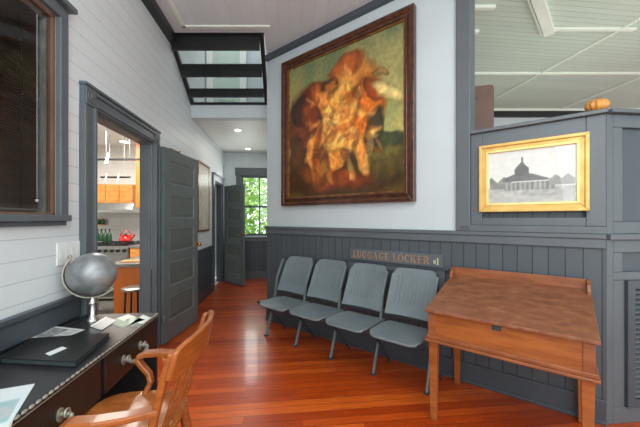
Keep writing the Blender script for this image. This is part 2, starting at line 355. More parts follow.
b = MB().box(x0, x0 + .035, -.02, .02, z0, z1).box(x1 - .035, x1, -.02, .02, z0, z1).box(x0, x1, -.02, .02, z1 - .04, z1).box(x0, x1, -.02, .02, z0, z0 + .04).box(x0, x1, -.025, .025, 1.49, 1.53).box((x0 + x1) / 2 + .06, (x0 + x1) / 2 + .08, -.012, .012, z0, z1)
build('window_frame', b, 'trimdark', wn)
build('pane', MB().box(x0 + .03, x1 - .03, -.003, .003, z0 + .03, z1 - .03), 'glass', wn)
# loft above the hall
b = MB().box(0, HX, 4.9, 5.0, 2.80, 5.4); struct('wall_loft_back', b, 'plaster', ML)
b = MB().box(0, HX + .1, 3.3, 6.0, 5.4, 5.5); struct('ceiling_loft', b, 'white', ML)
b = shear(MB().box(0, HX, 3.21, 3.31, CZ + .1, 5.4)).box(HX, HX + .1, 3.05, HW + .03, CZ + .1, 5.4); struct('wall_loft_front', b, 'plaster', ML)
d = thing('door_4', None, None, (.12, 4.9, 2.80), 0, None, ML); tag(d, None, None, None, 'structure')
b = MB().box(0, .42, -.04, 0, 0, 2.05)
for z0, z1 in ((.10, .28), (.36, .66), (.74, 1.5), (1.62, 1.95)): b.box(.07, .35, -.052, -.04, z0, z1)
build('door_leaf', b, base('pale_green_door_paint', (196, 212, 202), .4)[0], d, None, .004)
build('door_frame', MB().box(-.1, 0, -.07, 0, 0, 2.15).box(.42, .52, -.07, 0, 0, 2.15).box(-.1, .52, -.07, 0, 2.05, 2.17), 'white', d)

# slanted black open guard below the loft opening
g = thing('loft_guard', 'black slatted open guard in the ceiling opening above the hall', 'railing', (0, 3.3, 2.8), 0, None, ML)
for y0, z0, z1 in ((3.34, 3.12, 3.30), (3.64, 2.965, 3.115), (3.93, 2.835, 2.945)):
    build('board', shear(MB().box(.03, HX - .05, y0 - 3.3, y0 - 3.3 + .035, z0 - 2.8, z1 - 2.8)), 'blackpaint', g, None, .004)
build('bottom_rail', shear(MB().box(.0, HX - .01, .80, .84, 0, .03)), 'blackpaint', g)
for xx in (.0, HX - .05):
    dy_ = -.109 * xx
    build('stringer', MB().hexa([(xx, .0 + dy_, .47), (xx + .045, .0 + dy_, .47), (xx + .045, .80 + dy_, .0), (xx, .80 + dy_, .0)], [(xx, .0 + dy_, .52), (xx + .045, .0 + dy_, .52), (xx + .045, .84 + dy_, .03), (xx, .84 + dy_, .03)]), 'blackpaint', g)
build('top_rail', shear(MB().box(0, HX, .0, .03, .47, .49)), 'blackpaint', g)

# ------------------------------------------------------------------ diagonal wall (frame R: x along the wall to the right, y into it)
SE = -2.283; TS = .03                           # left end (hall corner) and where the tall wall stops
CAP = 1.165
b = MB().box(SE, TS, 0, .1, CAP - .03, CZ); struct('wall_diagonal', b, 'plaster', MR)
b = MB().box(SE, .812, 0, .1, 0, CAP - .03); struct('wall_diagonal_wainscot', b, 'beadwall', MR)
b = MB().box(SE - .02, .812, -.03, 0, CAP - .03, CAP).box(SE - .01, .81, -.018, 0, CAP - .09, CAP - .03).box(-.02, .812, -.035, .1, CAP, CAP + .045)
struct('trim_10', b, 'trim', MR, .004)
b = MB().box(SE, .812, -.018, 0, 0, .15).box(SE, .812, -.03, 0, 0, .025); struct('baseboard_diagonal', b, 'trimdark', MR, .004)
b = MB().box(SE, TS, -.05, 0, CZ - .06, CZ); struct('trim_11', b, 'trimdark', MR, .004)
b = MB().box(-.045, .058, -.035, .13, CAP, CZ); struct('trim_12', b, 'trim', MR, .006)
# partition: beadboard field, stiles, rails and ledge
b = MB().box(.058, .812, .03, .10, CAP + .045, 1.90); struct('wall_partition', b, 'beadwall', MR)
b = MB().box(.058, .135, -.012, .03, CAP + .045, 1.90).box(.72, .812, -.012, .03, CAP + .045, 1.90).box(.135, .72, -.012, .03, CAP + .045, CAP + .10).box(.135, .72, -.012, .03, 1.80, 1.90).box(.058, .82, -.04, .14, 1.90, 1.925)
struct('trim_13', b, 'trim', MR, .004)
# side of the partition, square to the left wall
cx, cy = toL(1.749, 1.848)
MS = ML @ Matrix.Translation((cx, cy, 0))
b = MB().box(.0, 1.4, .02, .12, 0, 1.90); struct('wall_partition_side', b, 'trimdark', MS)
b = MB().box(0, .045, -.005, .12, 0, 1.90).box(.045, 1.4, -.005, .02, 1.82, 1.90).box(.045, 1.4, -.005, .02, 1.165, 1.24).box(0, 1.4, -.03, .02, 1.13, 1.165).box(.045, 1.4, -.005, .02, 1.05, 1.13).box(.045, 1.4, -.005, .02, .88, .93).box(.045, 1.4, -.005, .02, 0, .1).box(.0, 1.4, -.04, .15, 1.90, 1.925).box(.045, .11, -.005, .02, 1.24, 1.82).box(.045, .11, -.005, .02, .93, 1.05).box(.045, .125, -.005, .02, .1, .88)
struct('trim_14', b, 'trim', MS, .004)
d = thing('door_3', 'grey louvred door panel right of the corner post', 'louvred panel', (.13, 0, .1), 0, None, MS); tag(d, None, None, None, 'structure')
build('louvre_frame', MB().box(0, .05, -.02, .02, 0, .78).box(.6, .65, -.02, .02, 0, .78).box(.05, .6, -.02, .02, .73, .78).box(.05, .6, -.02, .02, 0, .05), 'trimdark', d)
b = MB()
for k in range(22):
    z = .06 + k * .0305; b.hexa([(.05, -.018, z), (.6, -.018, z), (.6, .012, z + .016), (.05, .012, z + .016)], [(.05, -.018, z + .006), (.6, -.018, z + .006), (.6, .012, z + .022), (.05, .012, z + .022)])
build('louvre_slats', b, 'trim', d)

# ------------------------------------------------------------------ casing of door 1 with corner blocks
b = MB()
a0, a1, _, zt = D1
b.box(0, .03, a0 - .115, a0, 0, zt).box(0, .03, a1, a1 + .105, 0, zt).box(0, .03, a0 - .115, a1 + .105, zt, zt + .12).box(0, .045, a0 - .12, a1 + .115, zt + .12, zt + .14)
b.box(0, .04, a0 - .118, a0 - .09, 0, zt).box(0, .045, a0 - .03, a0 - .005, 0, zt).box(0, .045, a1 + .005, a1 + .03, 0, zt).box(0, .045, a1 + .085, a1 + .105, 0, zt)
b.box(0, .042, a0, a1, zt + .015, zt + .035).box(0, .042, a0, a1, zt + .085, zt + .11)
for c in (a0 - .058, a1 + .052): b.box(0, .04, c - .05, c + .05, zt + .003, zt + .118)
b.box(-.1, 0, a0, a0 + .02, 0, zt).box(-.1, 0, a1 - .02, a1, 0, zt).box(-.1, 0, a0, a1, zt - .02, zt)
for c in (a0 - .058, a1 + .052):
    for r_, h_ in ((.042, .006), (.022, .012)):
        n = 20; ring = [(c + r_ * math.cos(2 * math.pi * k / n), zt + .062 + r_ * math.sin(2 * math.pi * k / n)) for k in range(n)]
        b.prism(ring, .04, .04 + h_, 'x')
struct('trim_15', b, 'trim', ML, .003)
b = MB(); a0, a1, _, zt = D2
b.box(0, .03, a0 - .09, a0, 0, zt).box(0, .03, a1, a1 + .09, 0, zt).box(0, .03, a0 - .09, a1 + .09, zt, zt + .11).box(0, .05, a0 - .1, a1 + .1, zt + .11, zt + .135)
b.box(-.1, 0, a0, a0 + .02, 0, zt).box(-.1, 0, a1 - .02, a1, 0, zt).box(-.1, 0, a0, a1, zt - .02, zt)
struct('trim_16', b, 'trimdark', ML, .003)
# dim room behind door 2
b = MB().box(-.7, -.1, 5.25, 5.3, 0, 2.5).box(-.75, -.7, 5.25, 6.6, 0, 2.5).box(-.7, -.1, 6.55, 6.6, 0, 2.5).box(-.75, -.1, 5.25, 6.6, 2.5, 2.55).box(-.75, -.1, 5.25, 6.6, -.08, 0); struct('wall_side_room', b, 'white', ML)

def door_leaf(name, Wd, Hd, loc, ang, M0, label):
    """local x along the leaf from the hinge, y thickness"""
    d = thing(name, None, None, loc, ang, None, M0); tag(d, None, None, None, 'structure')
    t = .035; st = .095; b = MB()
    b.box(0, st, 0, t, 0, Hd).box(Wd - st, Wd, 0, t, 0, Hd)
    nP = 5; rl = [0.20] + [.10] * 4 + [.11]; tot = Hd - sum(rl); ph = tot / nP; z = 0; pans = []
    for i in range(6):
        b.box(st, Wd - st, 0, t, z, z + rl[i]); z += rl[i]
        if i < 5: pans.append((z, z + ph)); z += ph
    build('door_frame', b, 'doorpaint', d, None, .004)
    for z0, z1 in pans:
        p = MB().box(st, Wd - st, .012, t - .012, z0, z1).box(st + .03, Wd - st - .03, .005, t - .005, z0 + .03, z1 - .03)
        build('door_panel', p, 'doorpanel', d, None, .005); p = MB()
        p.box(st, st + .012, .002, t - .002, z0, z1).box(Wd - st - .012, Wd - st, .002, t - .002, z0, z1).box(st, Wd - st, .002, t - .002, z0, z0 + .012).box(st, Wd - st, .002, t - .002, z1 - .012, z1)
        build('panel_moulding', p, 'panel_edge_highlight', d, None, .003)
    return d
# leaf 1 folded back against the wall: hinge at the far jamb
hx, hy = toL(-1.545, 2.99); fx, fy = toL(-1.50, 3.69)
a = math.atan2(fy - hy, fx - hx)
d1 = door_leaf('door_1', .72, 1.965, (hx, hy, .01), a, ML, '')
k = MB()
for s in (-1, 1):
    yy = -.0 if s < 0 else .035
    n = 16
    k.prism([(.665 + .03 * math.cos(2 * math.pi * i / n) * .7, .93 + .05 * math.sin(2 * math.pi * i / n)) for i in range(n)], yy, yy + s * .004, 'y')
    k.tube([(.665, yy, .94), (.665, yy + s * .03, .94)], .009, 10).ball((.665, yy + s * .048, .94), .026, 16, (1, .75, 1))
build('door_knob', k, 'brass', d1)
k = MB()
for z in (.25, 1.0, 1.72): k.tube([(-.008, -.004, z - .045), (-.008, -.004, z + .045)], .008, 8).box(-.03, .03, -.002, .0, z - .04, z + .04)
build('hinge', k, 'doorpaint', d1)
k = MB().box(.22, .24, -.004, .04, 1.965, 1.97).tube([(.23, -.004, 1.965), (.23, -.03, 1.95), (.23, -.045, 1.975)], .005, 8).tube([(.23, .04, 1.968), (.23, .045, 1.95)], .005, 8)
k.box(.12, .30, .0, .03, 1.966, 1.974)
build('over_door_hook', k, 'brass', d1)
hx, hy = toL(-1.93, 6.0); fx, fy = toL(-1.40, 5.50); a = math.atan2(fy - hy, fx - hx)
d2 = door_leaf('door_2', .69, 1.89, (.055, 6.03, .01), a, ML, '')
k = MB().ball((.64, -.045, .95), .024, 16, (1, .8, 1)).tube([(.64, 0, .95), (.64, -.04, .95)], .009, 10).ball((.64, .08, .95), .024, 16, (1, .8, 1)).tube([(.64, .03, .95), (.64, .08, .95)], .009, 10)
build('door_knob', k, 'brass', d2)

# ------------------------------------------------------------------ window 1, its blind and the view behind
a0, a1, z0, z1 = W1
wn = thing('window_1', None, None, (0, 0, 0), 0, None, ML); tag(wn, None, None, None, 'structure')
b = MB().box(0, .03, a1, a1 + .06, z0 - .02, z1).box(0, .03, a0 - .08, a0, z0 - .02, z1).box(0, .03, a0 - .08, a1 + .06, z1, z1 + .065).box(0, .065, a0 - .1, a1 + .085, z1 + .065, z1 + .095)
b.box(0, .045, a0 - .1, a1 + .065, z0 - .035, z0).box(0, .02, a0 - .08, a1 + .06, z0 - .06, z0 - .035)
build('window_casing', b, 'trim', wn, None, .004)
b = MB().box(-.03, .0, a1 - .022, a1, z0, z1).box(-.03, -.0, a0, a0 + .02, z0, z1).box(-.03, -.0, a0, a1, z1 - .02, z1).box(-.03, -.0, a0, a1, z0, z0 + .012)
build('window_frame', b, 'woodstrip', wn)
build('pane', MB().box(-.012, -.008, a0 + .02, a1 - .02, z0 + .012, z1 - .02), 'glassdark', wn)
b = MB().box(-.032, -.02, a1 - .055, a1 - .042, z0 + .012, z1 - .06); build('side_track', b, 'pewter', wn)
b = MB().box(-.16, -.10, a0 - .06, a1 + .06, z0 - .1, z1 + .1); build('shutter_board', b, 'brown', wn)
bl = thing('window_blind', 'dark wooden slatted blind hanging behind the glass of the left window', 'blind', (-.045, a0 + .02, z0 + .02), 0, None, ML)
wd = a1 - .08 - a0; nsl = 84; hh = (z1 - z0 - .06) / nsl
b = MB()
for i in range(nsl):
    z = .012 + i * hh; b.hexa([(-.006, 0, z), (.012, 0, z - .004), (.012, wd, z - .004), (-.006, wd, z)], [(-.010, 0, z + hh * .86), (-.006, 0, z + hh * .86), (-.006, wd, z + hh * .86), (-.010, wd, z + hh * .86)])
build('slats', b, 'slat', bl)
build('head_rail', MB().box(-.02, .02, 0, wd, z1 - z0 - .07, z1 - z0 - .04), 'slat', bl)
build('bottom_rail', MB().box(-.015, .015, 0, wd, 0, .012), 'slat', bl)
for yy in (.12, wd - .12): build('ladder_cord', MB().tube([(.014, yy, .01), (.014, yy, z1 - z0 - .05)], .0015, 6), 'black', bl)
build('cord_pull', MB().tube([(.018, wd - .03, .06), (.018, wd - .03, z1 - z0 - .05)], .0012, 6).ball((.018, wd - .03, .055), .009, 10), 'paper', bl)

# switch plate
s = thing('light_switch_plate', 'white wall switch plate behind the globe', 'switch', (0, 1.715, .99), 0, None, ML)
build('cover_plate', MB().box(0, .006, 0, .205, 0, .13), 'white', s, None, .003)
for i in range(4): build('rocker', MB().box(.006, .0072, .018 + i * .046, .046 + i * .046, .035, .095), 'white', s, None, .0005)

# framed map in the hall
p = thing('framed_map', 'tall pale map in a thin frame on the hall wall past the open door', 'map', (0, 4.40, 1.06), 0, None, ML)
b = MB().box(0, .02, 0, .63, 0, .03).box(0, .02, 0, .63, 1.02, 1.05).box(0, .02, 0, .025, .03, 1.02).box(0, .02, .605, .63, .03, 1.02); build('frame', b, 'framelip', p)
rnd = random.Random(4)
land = [(rnd.random(), rnd.random(), .08 + .18 * rnd.random()) for _ in range(9)]
def mapcol(u, v):
    c = (212, 206, 188)
    if any((u - x) ** 2 + (v - y) ** 2 * 2 < r * r for x, y, r in land): c = (196, 196, 170)
    if abs(math.sin(u * 9 + 3 * math.sin(v * 7))) < .10: c = (160, 150, 130)
    return c
colored('map_sheet', 'print', 30, 50, lambda u, v: (.012, .02 + .59 * u, .025 + 1.0 * v), mapcol, p)

# ------------------------------------------------------------------ large painting: a plain stand-in of the same size and colours
pa = thing('oil_painting', 'huge oil painting in orange and brown tones in a dark carved frame', 'painting', (-1.965, -.055, 1.405), 0, None, MR)
PW, PH, fw = 1.597, 1.672, .10
b = MB()
def framepart(b, x0, x1, z0, z1, wd, y0, y1):
    b.hexa([(x0, y1, z0), (x0, y1, z1), (x0 + wd, y1, z1 - wd), (x0 + wd, y1, z0 + wd)], [(x0, y0, z0), (x0, y0, z1), (x0 + wd, y0, z1 - wd), (x0 + wd, y0, z0 + wd)])
    b.hexa([(x1, y1, z0), (x1, y1, z1), (x1 - wd, y1, z1 - wd), (x1 - wd, y1, z0 + wd)], [(x1, y0, z0), (x1, y0, z1), (x1 - wd, y0, z1 - wd), (x1 - wd, y0, z0 + wd)])
    b.hexa([(x0, y1, z0), (x1, y1, z0), (x1 - wd, y1, z0 + wd), (x0 + wd, y1, z0 + wd)], [(x0, y0, z0), (x1, y0, z0), (x1 - wd, y0, z0 + wd), (x0 + wd, y0, z0 + wd)])
    b.hexa([(x0, y1, z1), (x1, y1, z1), (x1 - wd, y1, z1 - wd), (x0 + wd, y1, z1 - wd)], [(x0, y0, z1), (x1, y0, z1), (x1 - wd, y0, z1 - wd), (x0 + wd, y0, z1 - wd)])
framepart(b, 0, PW, 0, PH, .03, -.01, .05); framepart(b, .03, PW - .03, .03, PH - .03, .04, .012, .05); framepart(b, .062, PW - .062, .062, PH - .062, .022, -.004, .05)
build('frame', b, 'frame', pa, None, .006)
b = MB(); framepart(b, .083, PW - .083, .083, PH - .083, .018, .012, .05); framepart(b, .028, PW - .028, .028, PH - .028, .008, -.002, .05)
build('inner_lip', b, 'framelip', pa, None, .003)
from mathutils import noise as mn
# warm masses over a green-grey sky and dark land: (u, v, ru, rv, tilt, colour)
BL = [(.50, .12, .60, .14, 0, (70, 44, 24)), (.85, .16, .30, .10, 0, (72, 62, 34)), (.86, .30, .22, .08, 0, (52, 60, 42)), (.90, .24, .2, .05, 0, (88, 80, 44)),
      (.16, .50, .17, .32, .1, (92, 42, 22)), (.28, .72, .16, .13, 0, (120, 52, 34)), (.14, .66, .12, .12, 0, (52, 34, 30)), (.10, .30, .10, .18, 0, (78, 46, 26)),
      (.62, .72, .22, .20, -.5, (176, 112, 54)), (.56, .86, .17, .08, .2, (150, 76, 40)), (.50, .62, .16, .22, .3, (206, 132, 60)), (.72, .58, .14, .20, .1, (196, 104, 34)),
      (.40, .56, .13, .22, -.4, (226, 168, 98)), (.55, .50, .14, .12, .6, (240, 190, 120)), (.66, .42, .10, .16, 0, (204, 110, 36)), (.52, .34, .17, .13, .7, (230, 172, 100)),
      (.42, .22, .15, .09, .4, (216, 150, 80)), (.34, .42, .06, .18, .2, (214, 156, 90)), (.70, .26, .05, .16, .3, (206, 146, 84)), (.78, .40, .06, .14, -.2, (48, 44, 36)),
      (.42, .76, .07, .06, 0, (70, 44, 30)), (.36, .68, .08, .07, .5, (196, 124, 70)), (.78, .66, .06, .10, .5, (120, 56, 30)), (.50, .10, .3, .07, 0, (120, 54, 28)), (.24, .56, .10, .22, .2, (104, 46, 26)), (.30, .26, .12, .12, 0, (96, 54, 28)), (.90, .60, .05, .16, .9, (196, 178, 140)),
      (.84, .74, .07, .02, -.35, (120, 96, 66)), (.26, .16, .18, .08, 0, (112, 62, 30)), (.24, .34, .035, .14, .1, (206, 146, 84))]
rb = random.Random(11)
WP = [(232, 172, 100), (214, 128, 56), (190, 96, 36), (150, 60, 28), (96, 44, 24), (236, 190, 124), (206, 112, 44), (64, 36, 24)]
NB = len(BL)
for _ in range(150):
    a_ = rb.uniform(0, 6.28); r_ = rb.random() ** .6
    BL.append((.50 + .36 * r_ * math.cos(a_), .46 + .36 * r_ * math.sin(a_), rb.uniform(.010, .035), rb.uniform(.025, .09), rb.uniform(-1.4, 1.4), rb.choice(WP)))
def artcol(u, v):
    n1 = mn.noise(Vector((u * 5, v * 5, 1))); n2 = mn.noise(Vector((u * 5, v * 5, 9)))
    uu = u + .035 * n1 + .02 * mn.noise(Vector((u * 16, v * 16, 3))); vv = v + .035 * n2 + .02 * mn.noise(Vector((u * 16, v * 16, 5)))
    s = max(0, min(1, (vv - .3) / .7)); k = .5 + .5 * math.sin(uu * 6 + n1 * 3 + vv * 3)
    c = [140 + 30 * k - 56 * s, 140 + 16 * k - 42 * s, 102 + 8 * k - 16 * s]
    if vv < .33: c = [74, 60, 32]
    for bi, (x, y, ru, rv, t, col) in enumerate(BL):
        dx, dy = uu - x, vv - y; a = dx * math.cos(t) + dy * math.sin(t); b_ = -dx * math.sin(t) + dy * math.cos(t)
        q = (a / ru) ** 2 + (b_ / rv) ** 2
        if q < 1.15:
            f = min(1, (1.15 - q) / .45) * (.93 if bi < NB else .36)
            sh = 1.06 - .40 * q + .22 * mn.noise(Vector((u * 22 + x * 9, v * 12, x * 7)))
            c = [c[i] * (1 - f) + col[i] * sh * f for i in range(3)]
    g = 1 + .14 * mn.noise(Vector((u * 40, v * 40, 2)))
    return [min(255, c[0] * g * 1.22), min(255, c[1] * g * 1.18), c[2] * g * .92]
colored('canvas', 'art', 150, 156, lambda u, v: (.095 + (PW - .19) * u, .03, .095 + (PH - .19) * v), artcol, pa, .01)

# ------------------------------------------------------------------ gold framed picture on the partition
def s_of(px, d):
    k = (px - 320) / F; ox = 1.116 - .6261 * d; oy = 2.356 - .7797 * d
    return -(ox - k * oy) / (.7797 + .6261 * k)
gx0, gx1 = s_of(479.5, .02), s_of(589.5, .02)
gp = thing('gold_framed_picture', 'landscape black and white station picture in a wide gold frame on the partition', 'picture', (gx0, -.045, 1.308), 0, None, MR)
GW, GH = gx1 - gx0, .49
b = MB(); framepart(b, 0, GW, 0, GH, .022, .0, .04); framepart(b, .02, GW - .02, .02, GH - .02, .03, .012, .04); build('frame', b, 'gold', gp, None, .004)
b = MB(); framepart(b, .046, GW - .046, .046, GH - .046, .016, .004, .04); build('inner_lip', b, 'goldlip', gp, None, .002)
def picol(u, v):
    n = mn.noise(Vector((u * 14, v * 14, 4))) * 14
    c = 226 - 10 * v + n * .6
    if v < .30: c = 172 + n * 2 + 30 * (.3 - v) / .3 * math.sin(u * 7)
    if .02 < u < .30 and v < .46 + .05 * math.sin(u * 40) and v > .28: c = 128 + n * 2
    roof = .60 - abs(u - .42) * .55
    if .18 < u < .72 and .40 < v < roof + .0: c = 96 + n
    if .33 < u < .50 and .5 < v < .78 - abs(u - .415) * 1.6: c = 84 + n
    if .40 < u < .425 and .7 < v < .86: c = 90
    if .20 < u < .78 and .24 < v < .40: c = 118 + n + (40 if (u * 18) % 1 < .4 else 0)
    if .72 < u < .98 and .30 < v < .46 + .03 * math.sin(u * 50): c = 140 + n
    if v < .12: c = 178 + n
    return (c, c * .99, c * .96)
colored('print', 'print', 90, 60, lambda u, v: (.06 + (GW - .12) * u, .022, .06 + (GH - .12) * v), picol, gp, .008)
build('glazing', MB().box(.055, GW - .055, .016, .018, .055, GH - .055), 'glass', gp)

# ------------------------------------------------------------------ sign and locker flap on the wainscot
lk = thing('door_5', None, None, (-1.06, -.0, .385), 0, None, MR); tag(lk, None, None, None, 'structure')
build('door_board', MB().box(0, .93, -.014, 0, 0, .46), 'trimdark', lk, None, .003)
b = MB().box(0, .05, -.022, -.014, 0, .46).box(.88, .93, -.022, -.014, 0, .46).box(.05, .88, -.022, -.014, .41, .46).box(.05, .88, -.022, -.014, 0, .05); build('door_frame', b, 'trim', lk, None, .003)
build('ledge', MB().box(-.03, .96, -.035, 0, .455, .47), 'trimdark', lk, None, .003)
sg = thing('luggage_locker_sign', 'grey sign board with copper letters above the folding seats', 'sign', (-1.04, -.0, .859), 0, None, MR)
SW, SH = .89, .108
build('board', MB().box(0, SW, -.018, 0, 0, SH), 'trim', sg, None, .003)
T = .022; t = .009
def V(x, w=T): return ('v', x, w)
def glyph(ch):
    """strokes of a slab-serif capital in a 0..w by 0..1 box; each stroke is a polygon"""
    P = []; tk = .22; tn = .11; sf = .07
    def rect(x0, x1, y0, y1): P.append([(x0, y0), (x1, y0), (x1, y1), (x0, y1)])
    def arc(cx, cy, rx, ry, a0, a1, w0, n=14):
        pts = []
        for i in range(n + 1):
            a = R(a0 + (a1 - a0) * i / n); pts.append((math.cos(a), math.sin(a)))
        for i in range(n):
            (c0, s0), (c1, s1) = pts[i], pts[i + 1]
            P.append([(cx + rx * c0, cy + ry * s0), (cx + rx * c1, cy + ry * s1), (cx + (rx - w0) * c1, cy + (ry - tn) * s1), (cx + (rx - w0) * c0, cy + (ry - tn) * s0)])
    if ch == 'L': rect(.08, .08 + tk, 0, 1); rect(0, .4, 1 - sf, 1); rect(0, .65, 0, .1); rect(.56, .65, 0, .3); w = .68
    elif ch == 'U': rect(.06, .06 + tk, .3, 1); rect(.62, .74, .3, 1); rect(0, .36, 1 - sf, 1); rect(.52, .84, 1 - sf, 1); arc(.40, .33, .34, .33, 180, 360, .2); w = .84
    elif ch == 'G': arc(.42, .5, .42, .5, 45, 330, tk); rect(.55, .78, .08, .42); rect(.5, .86, .40, .48); rect(.68, .76, .68, .98); w = .86
    elif ch == 'A': P.append([(.06, 0), (.16, 0), (.46, .86), (.40, 1)]); P.append([(.40, 1), (.50, 1), (.84, 0), (.60, 0)]); rect(.2, .66, .28, .37); rect(0, .26, 0, sf); rect(.52, .92, 0, sf); w = .92
    elif ch == 'E': rect(.08, .08 + tk, 0, 1); rect(0, .66, .91, 1); rect(0, .68, 0, .09); rect(.2, .5, .47, .55); rect(.58, .66, .72, 1); rect(.6, .68, 0, .28); rect(.46, .52, .38, .64); w = .72
    elif ch == 'O': arc(.45, .5, .45, .5, 0, 360, tk, 24); w = .9
    elif ch == 'C': arc(.42, .5, .42, .5, 45, 315, tk); rect(.66, .74, .66, .97); w = .78
    elif ch == 'K': rect(.08, .08 + tk, 0, 1); rect(0, .38, 1 - sf, 1); rect(0, .38, 0, sf); P.append([(.28, .38), (.28, .52), (.66, 1), (.76, 1)]); P.append([(.36, .58), (.48, .70), (.88, 0), (.62, 0)]); rect(.54, .86, 1 - sf, 1); rect(.54, .94, 0, sf); w = .94
    elif ch == 'R': rect(.08, .08 + tk, 0, 1); rect(0, .38, 0, sf); rect(0, .45, .91, 1); rect(.25, .45, .46, .55); arc(.44, .73, .30, .27, -90, 90, .2); P.append([(.36, .5), (.54, .5), (.88, 0), (.64, 0)]); rect(.6, .92, 0, sf); w = .92
    elif ch == '#': rect(.12, .2, .05, .7); rect(.36, .44, .05, .7); rect(0, .56, .22, .30); rect(0, .56, .46, .54); w = .56
    elif ch == '1': rect(.12, .30, 0, 1); rect(0, .42, 0, .08); rect(0, .15, .84, .92); w = .42
    else: w = .5
    return P, w
def lettering(text, height, x, z, xs=.8, gap=.13):
    b = MB(); h = height
    for ch in text:
        P, w = glyph(ch)
        for i, q in enumerate(P): b.prism([(x + a * h * xs, z + c * h) for a, c in q], -.018, -.0225 - .0001 * (i % 5), 'y')
        x += (w + gap) * h * xs
    return b, x
b, xe = lettering('LUGGAGE', .068, .04, .020, .86, .13); build('lettering', b, 'copper', sg)
b, xe = lettering('LOCKER', .068, xe + .032, .020, .86, .13); build('lettering', b, 'copper', sg)
b, xe2 = lettering('#1', .055, xe + .022, .024, .72, .14); build('number', b, 'cream', sg)
print('SIGN', xe, xe2, SW)

# ------------------------------------------------------------------ row of four folding seats
LEG = [-(.155 + .431 * i) for i in range(5)]           # x of the five side frames, right to left
sr = thing('folding_seat_row', 'row of four joined slate grey folding seats under the painting', 'folding seats', (0, 0, 0), 0, None, MR)
def seat_pan(xc):
    b = MB(); hw = .192; y0, y1 = -.235, -.605; n = 8; out = []
    rc = .07
    poly = [(xc - hw + .01, y0), (xc + hw - .01, y0), (xc + hw, y0 - .1)]
    for i in range(n + 1):
        a = R(0 - 90 * i / n); poly.append((xc + hw - rc + rc * math.cos(a), y1 + rc + rc * math.sin(a)))
    for i in range(n + 1):
        a = R(-90 - 90 * i / n); poly.append((xc - hw + rc + rc * math.cos(a), y1 + rc + rc * math.sin(a)))
    poly.append((xc - hw, y0 - .1))
    m = len(poly)
    def zz(x, y): return .425 + .012 * ((x - xc) / hw) ** 2 - (.010 if y < -.58 else 0) - (.012 if y > -.3 else 0)
    top = [(x, y, zz(x, y)) for x, y in poly]; bot = [(x, y, zz(x, y) - .016) for x, y in poly]
    ctr = (xc, -.44, .423)
    inner = [(xc + (x - xc) * .5, -.44 + (y + .44) * .5, .418) for x, y in poly]; ib = [(x, y, z - .016) for x, y, z in inner]
    v = top + bot + inner + ib; f = []
    for i in range(m):
        j = (i + 1) % m
        f += [(i, j, m + j, m + i), (i, 2 * m + i, 2 * m + j, j), (m + i, m + j, 3 * m + j, 3 * m + i)]
    f += [tuple(range(2 * m, 3 * m)), tuple(range(3 * m, 4 * m))[::-1]]
    b.add(v, f, True); return b
def bk(z, off=0): return -(.262 - (z - .49) * .475) + off   # y of the back rest at height z
def seat_back(xc, slots):
    b = MB(); hw = .191; rc = .06; n = 7; z0, z1 = .485, .84
    poly = [(xc - hw + .012, z0), (xc + hw - .012, z0)]
    for i in range(n + 1): a = R(90 * i / n); poly.append((xc + hw - rc + rc * math.cos(a), z1 - rc + rc * math.sin(a)))
    for i in range(n + 1): a = R(90 + 90 * i / n); poly.append((xc - hw + rc + rc * math.cos(a), z1 - rc + rc * math.sin(a)))
    def yy(x, z): return bk(z) + .022 * (1 - ((x - xc) / hw) ** 2)
    # fill as vertical strips so that the panel can bow backwards
    S = 12; v = []; f = []
    def top(x):
        d = abs(x - xc) - (hw - rc)
        return z1 if d <= 0 else z1 - rc + math.sqrt(max(0, rc * rc - d * d))
    for s_ in range(S + 1):
        x = xc - hw + 2 * hw * s_ / S; zt = max(top(x), z1 - rc); 
        for j in range(6):
            z = z0 + (zt - z0) * j / 5; v.append((x, yy(x, z), z)); v.append((x, yy(x, z) + .014, z))
    A = lambda s_, j, k: s_ * 12 + j * 2 + k
    for s_ in range(S):
        for j in range(5):
            f.append((A(s_, j, 0), A(s_ + 1, j, 0), A(s_ + 1, j + 1, 0), A(s_, j + 1, 0))); f.append((A(s_, j, 1), A(s_, j + 1, 1), A(s_ + 1, j + 1, 1), A(s_ + 1, j, 1)))
        f.append((A(s_, 0, 0), A(s_, 0, 1), A(s_ + 1, 0, 1), A(s_ + 1, 0, 0))); f.append((A(s_, 5, 0), A(s_ + 1, 5, 0), A(s_ + 1, 5, 1), A(s_, 5, 1)))
    for j in range(5):
        f.append((A(0, j, 0), A(0, j + 1, 0), A(0, j + 1, 1), A(0, j, 1))); f.append((A(S, j, 0), A(S, j, 1), A(S, j + 1, 1), A(S, j + 1, 0)))
    b.add(v, f, True)
    # pressed ribs down the panel
    for i in range(9):
        x = xc - .13 + .0325 * i; za, zb = .56 + .004 * abs(i - 4), .80 - .004 * abs(i - 4)
        b.strip([(x, yy(x, z) - .001, z) for z in (za, (za + zb) / 2, zb)], .009, .008, (1, 0, 0))
    return b
for i in range(4):
    xc = -(.347 + .427 * i)
    build('seat', seat_pan(-(.322 + .41 * i)), 'seat', sr, None, .003)
    build('backrest', seat_back(xc, True), 'seat', sr)
for x in LEG:
    b = MB().strip([(x, -.367, .0), (x, -.285, .24), (x, -.235, .42), (x, bk(.6), .60), (x, bk(.80), .80)], .014, .028, (1, 0, 0))
    build('leg', b, 'seat', sr, None, .003)
    b = MB().strip([(x + .016, -.50, .40), (x + .016, -.30, .25), (x + .016, -.09, .0)], .012, .024, (1, 0, 0)); build('rear_leg', b, 'seatedge', sr, None, .003)
for x in LEG:
    build('foot', MB().box(x - .018, x + .018, -.385, -.345, 0, .014), 'seatedge', sr, None, .003)
b = MB().box(LEG[4] - .01, LEG[0] + .01, -.30, -.28, .36, .395); build('rail', b, 'seatedge', sr, None, .003)
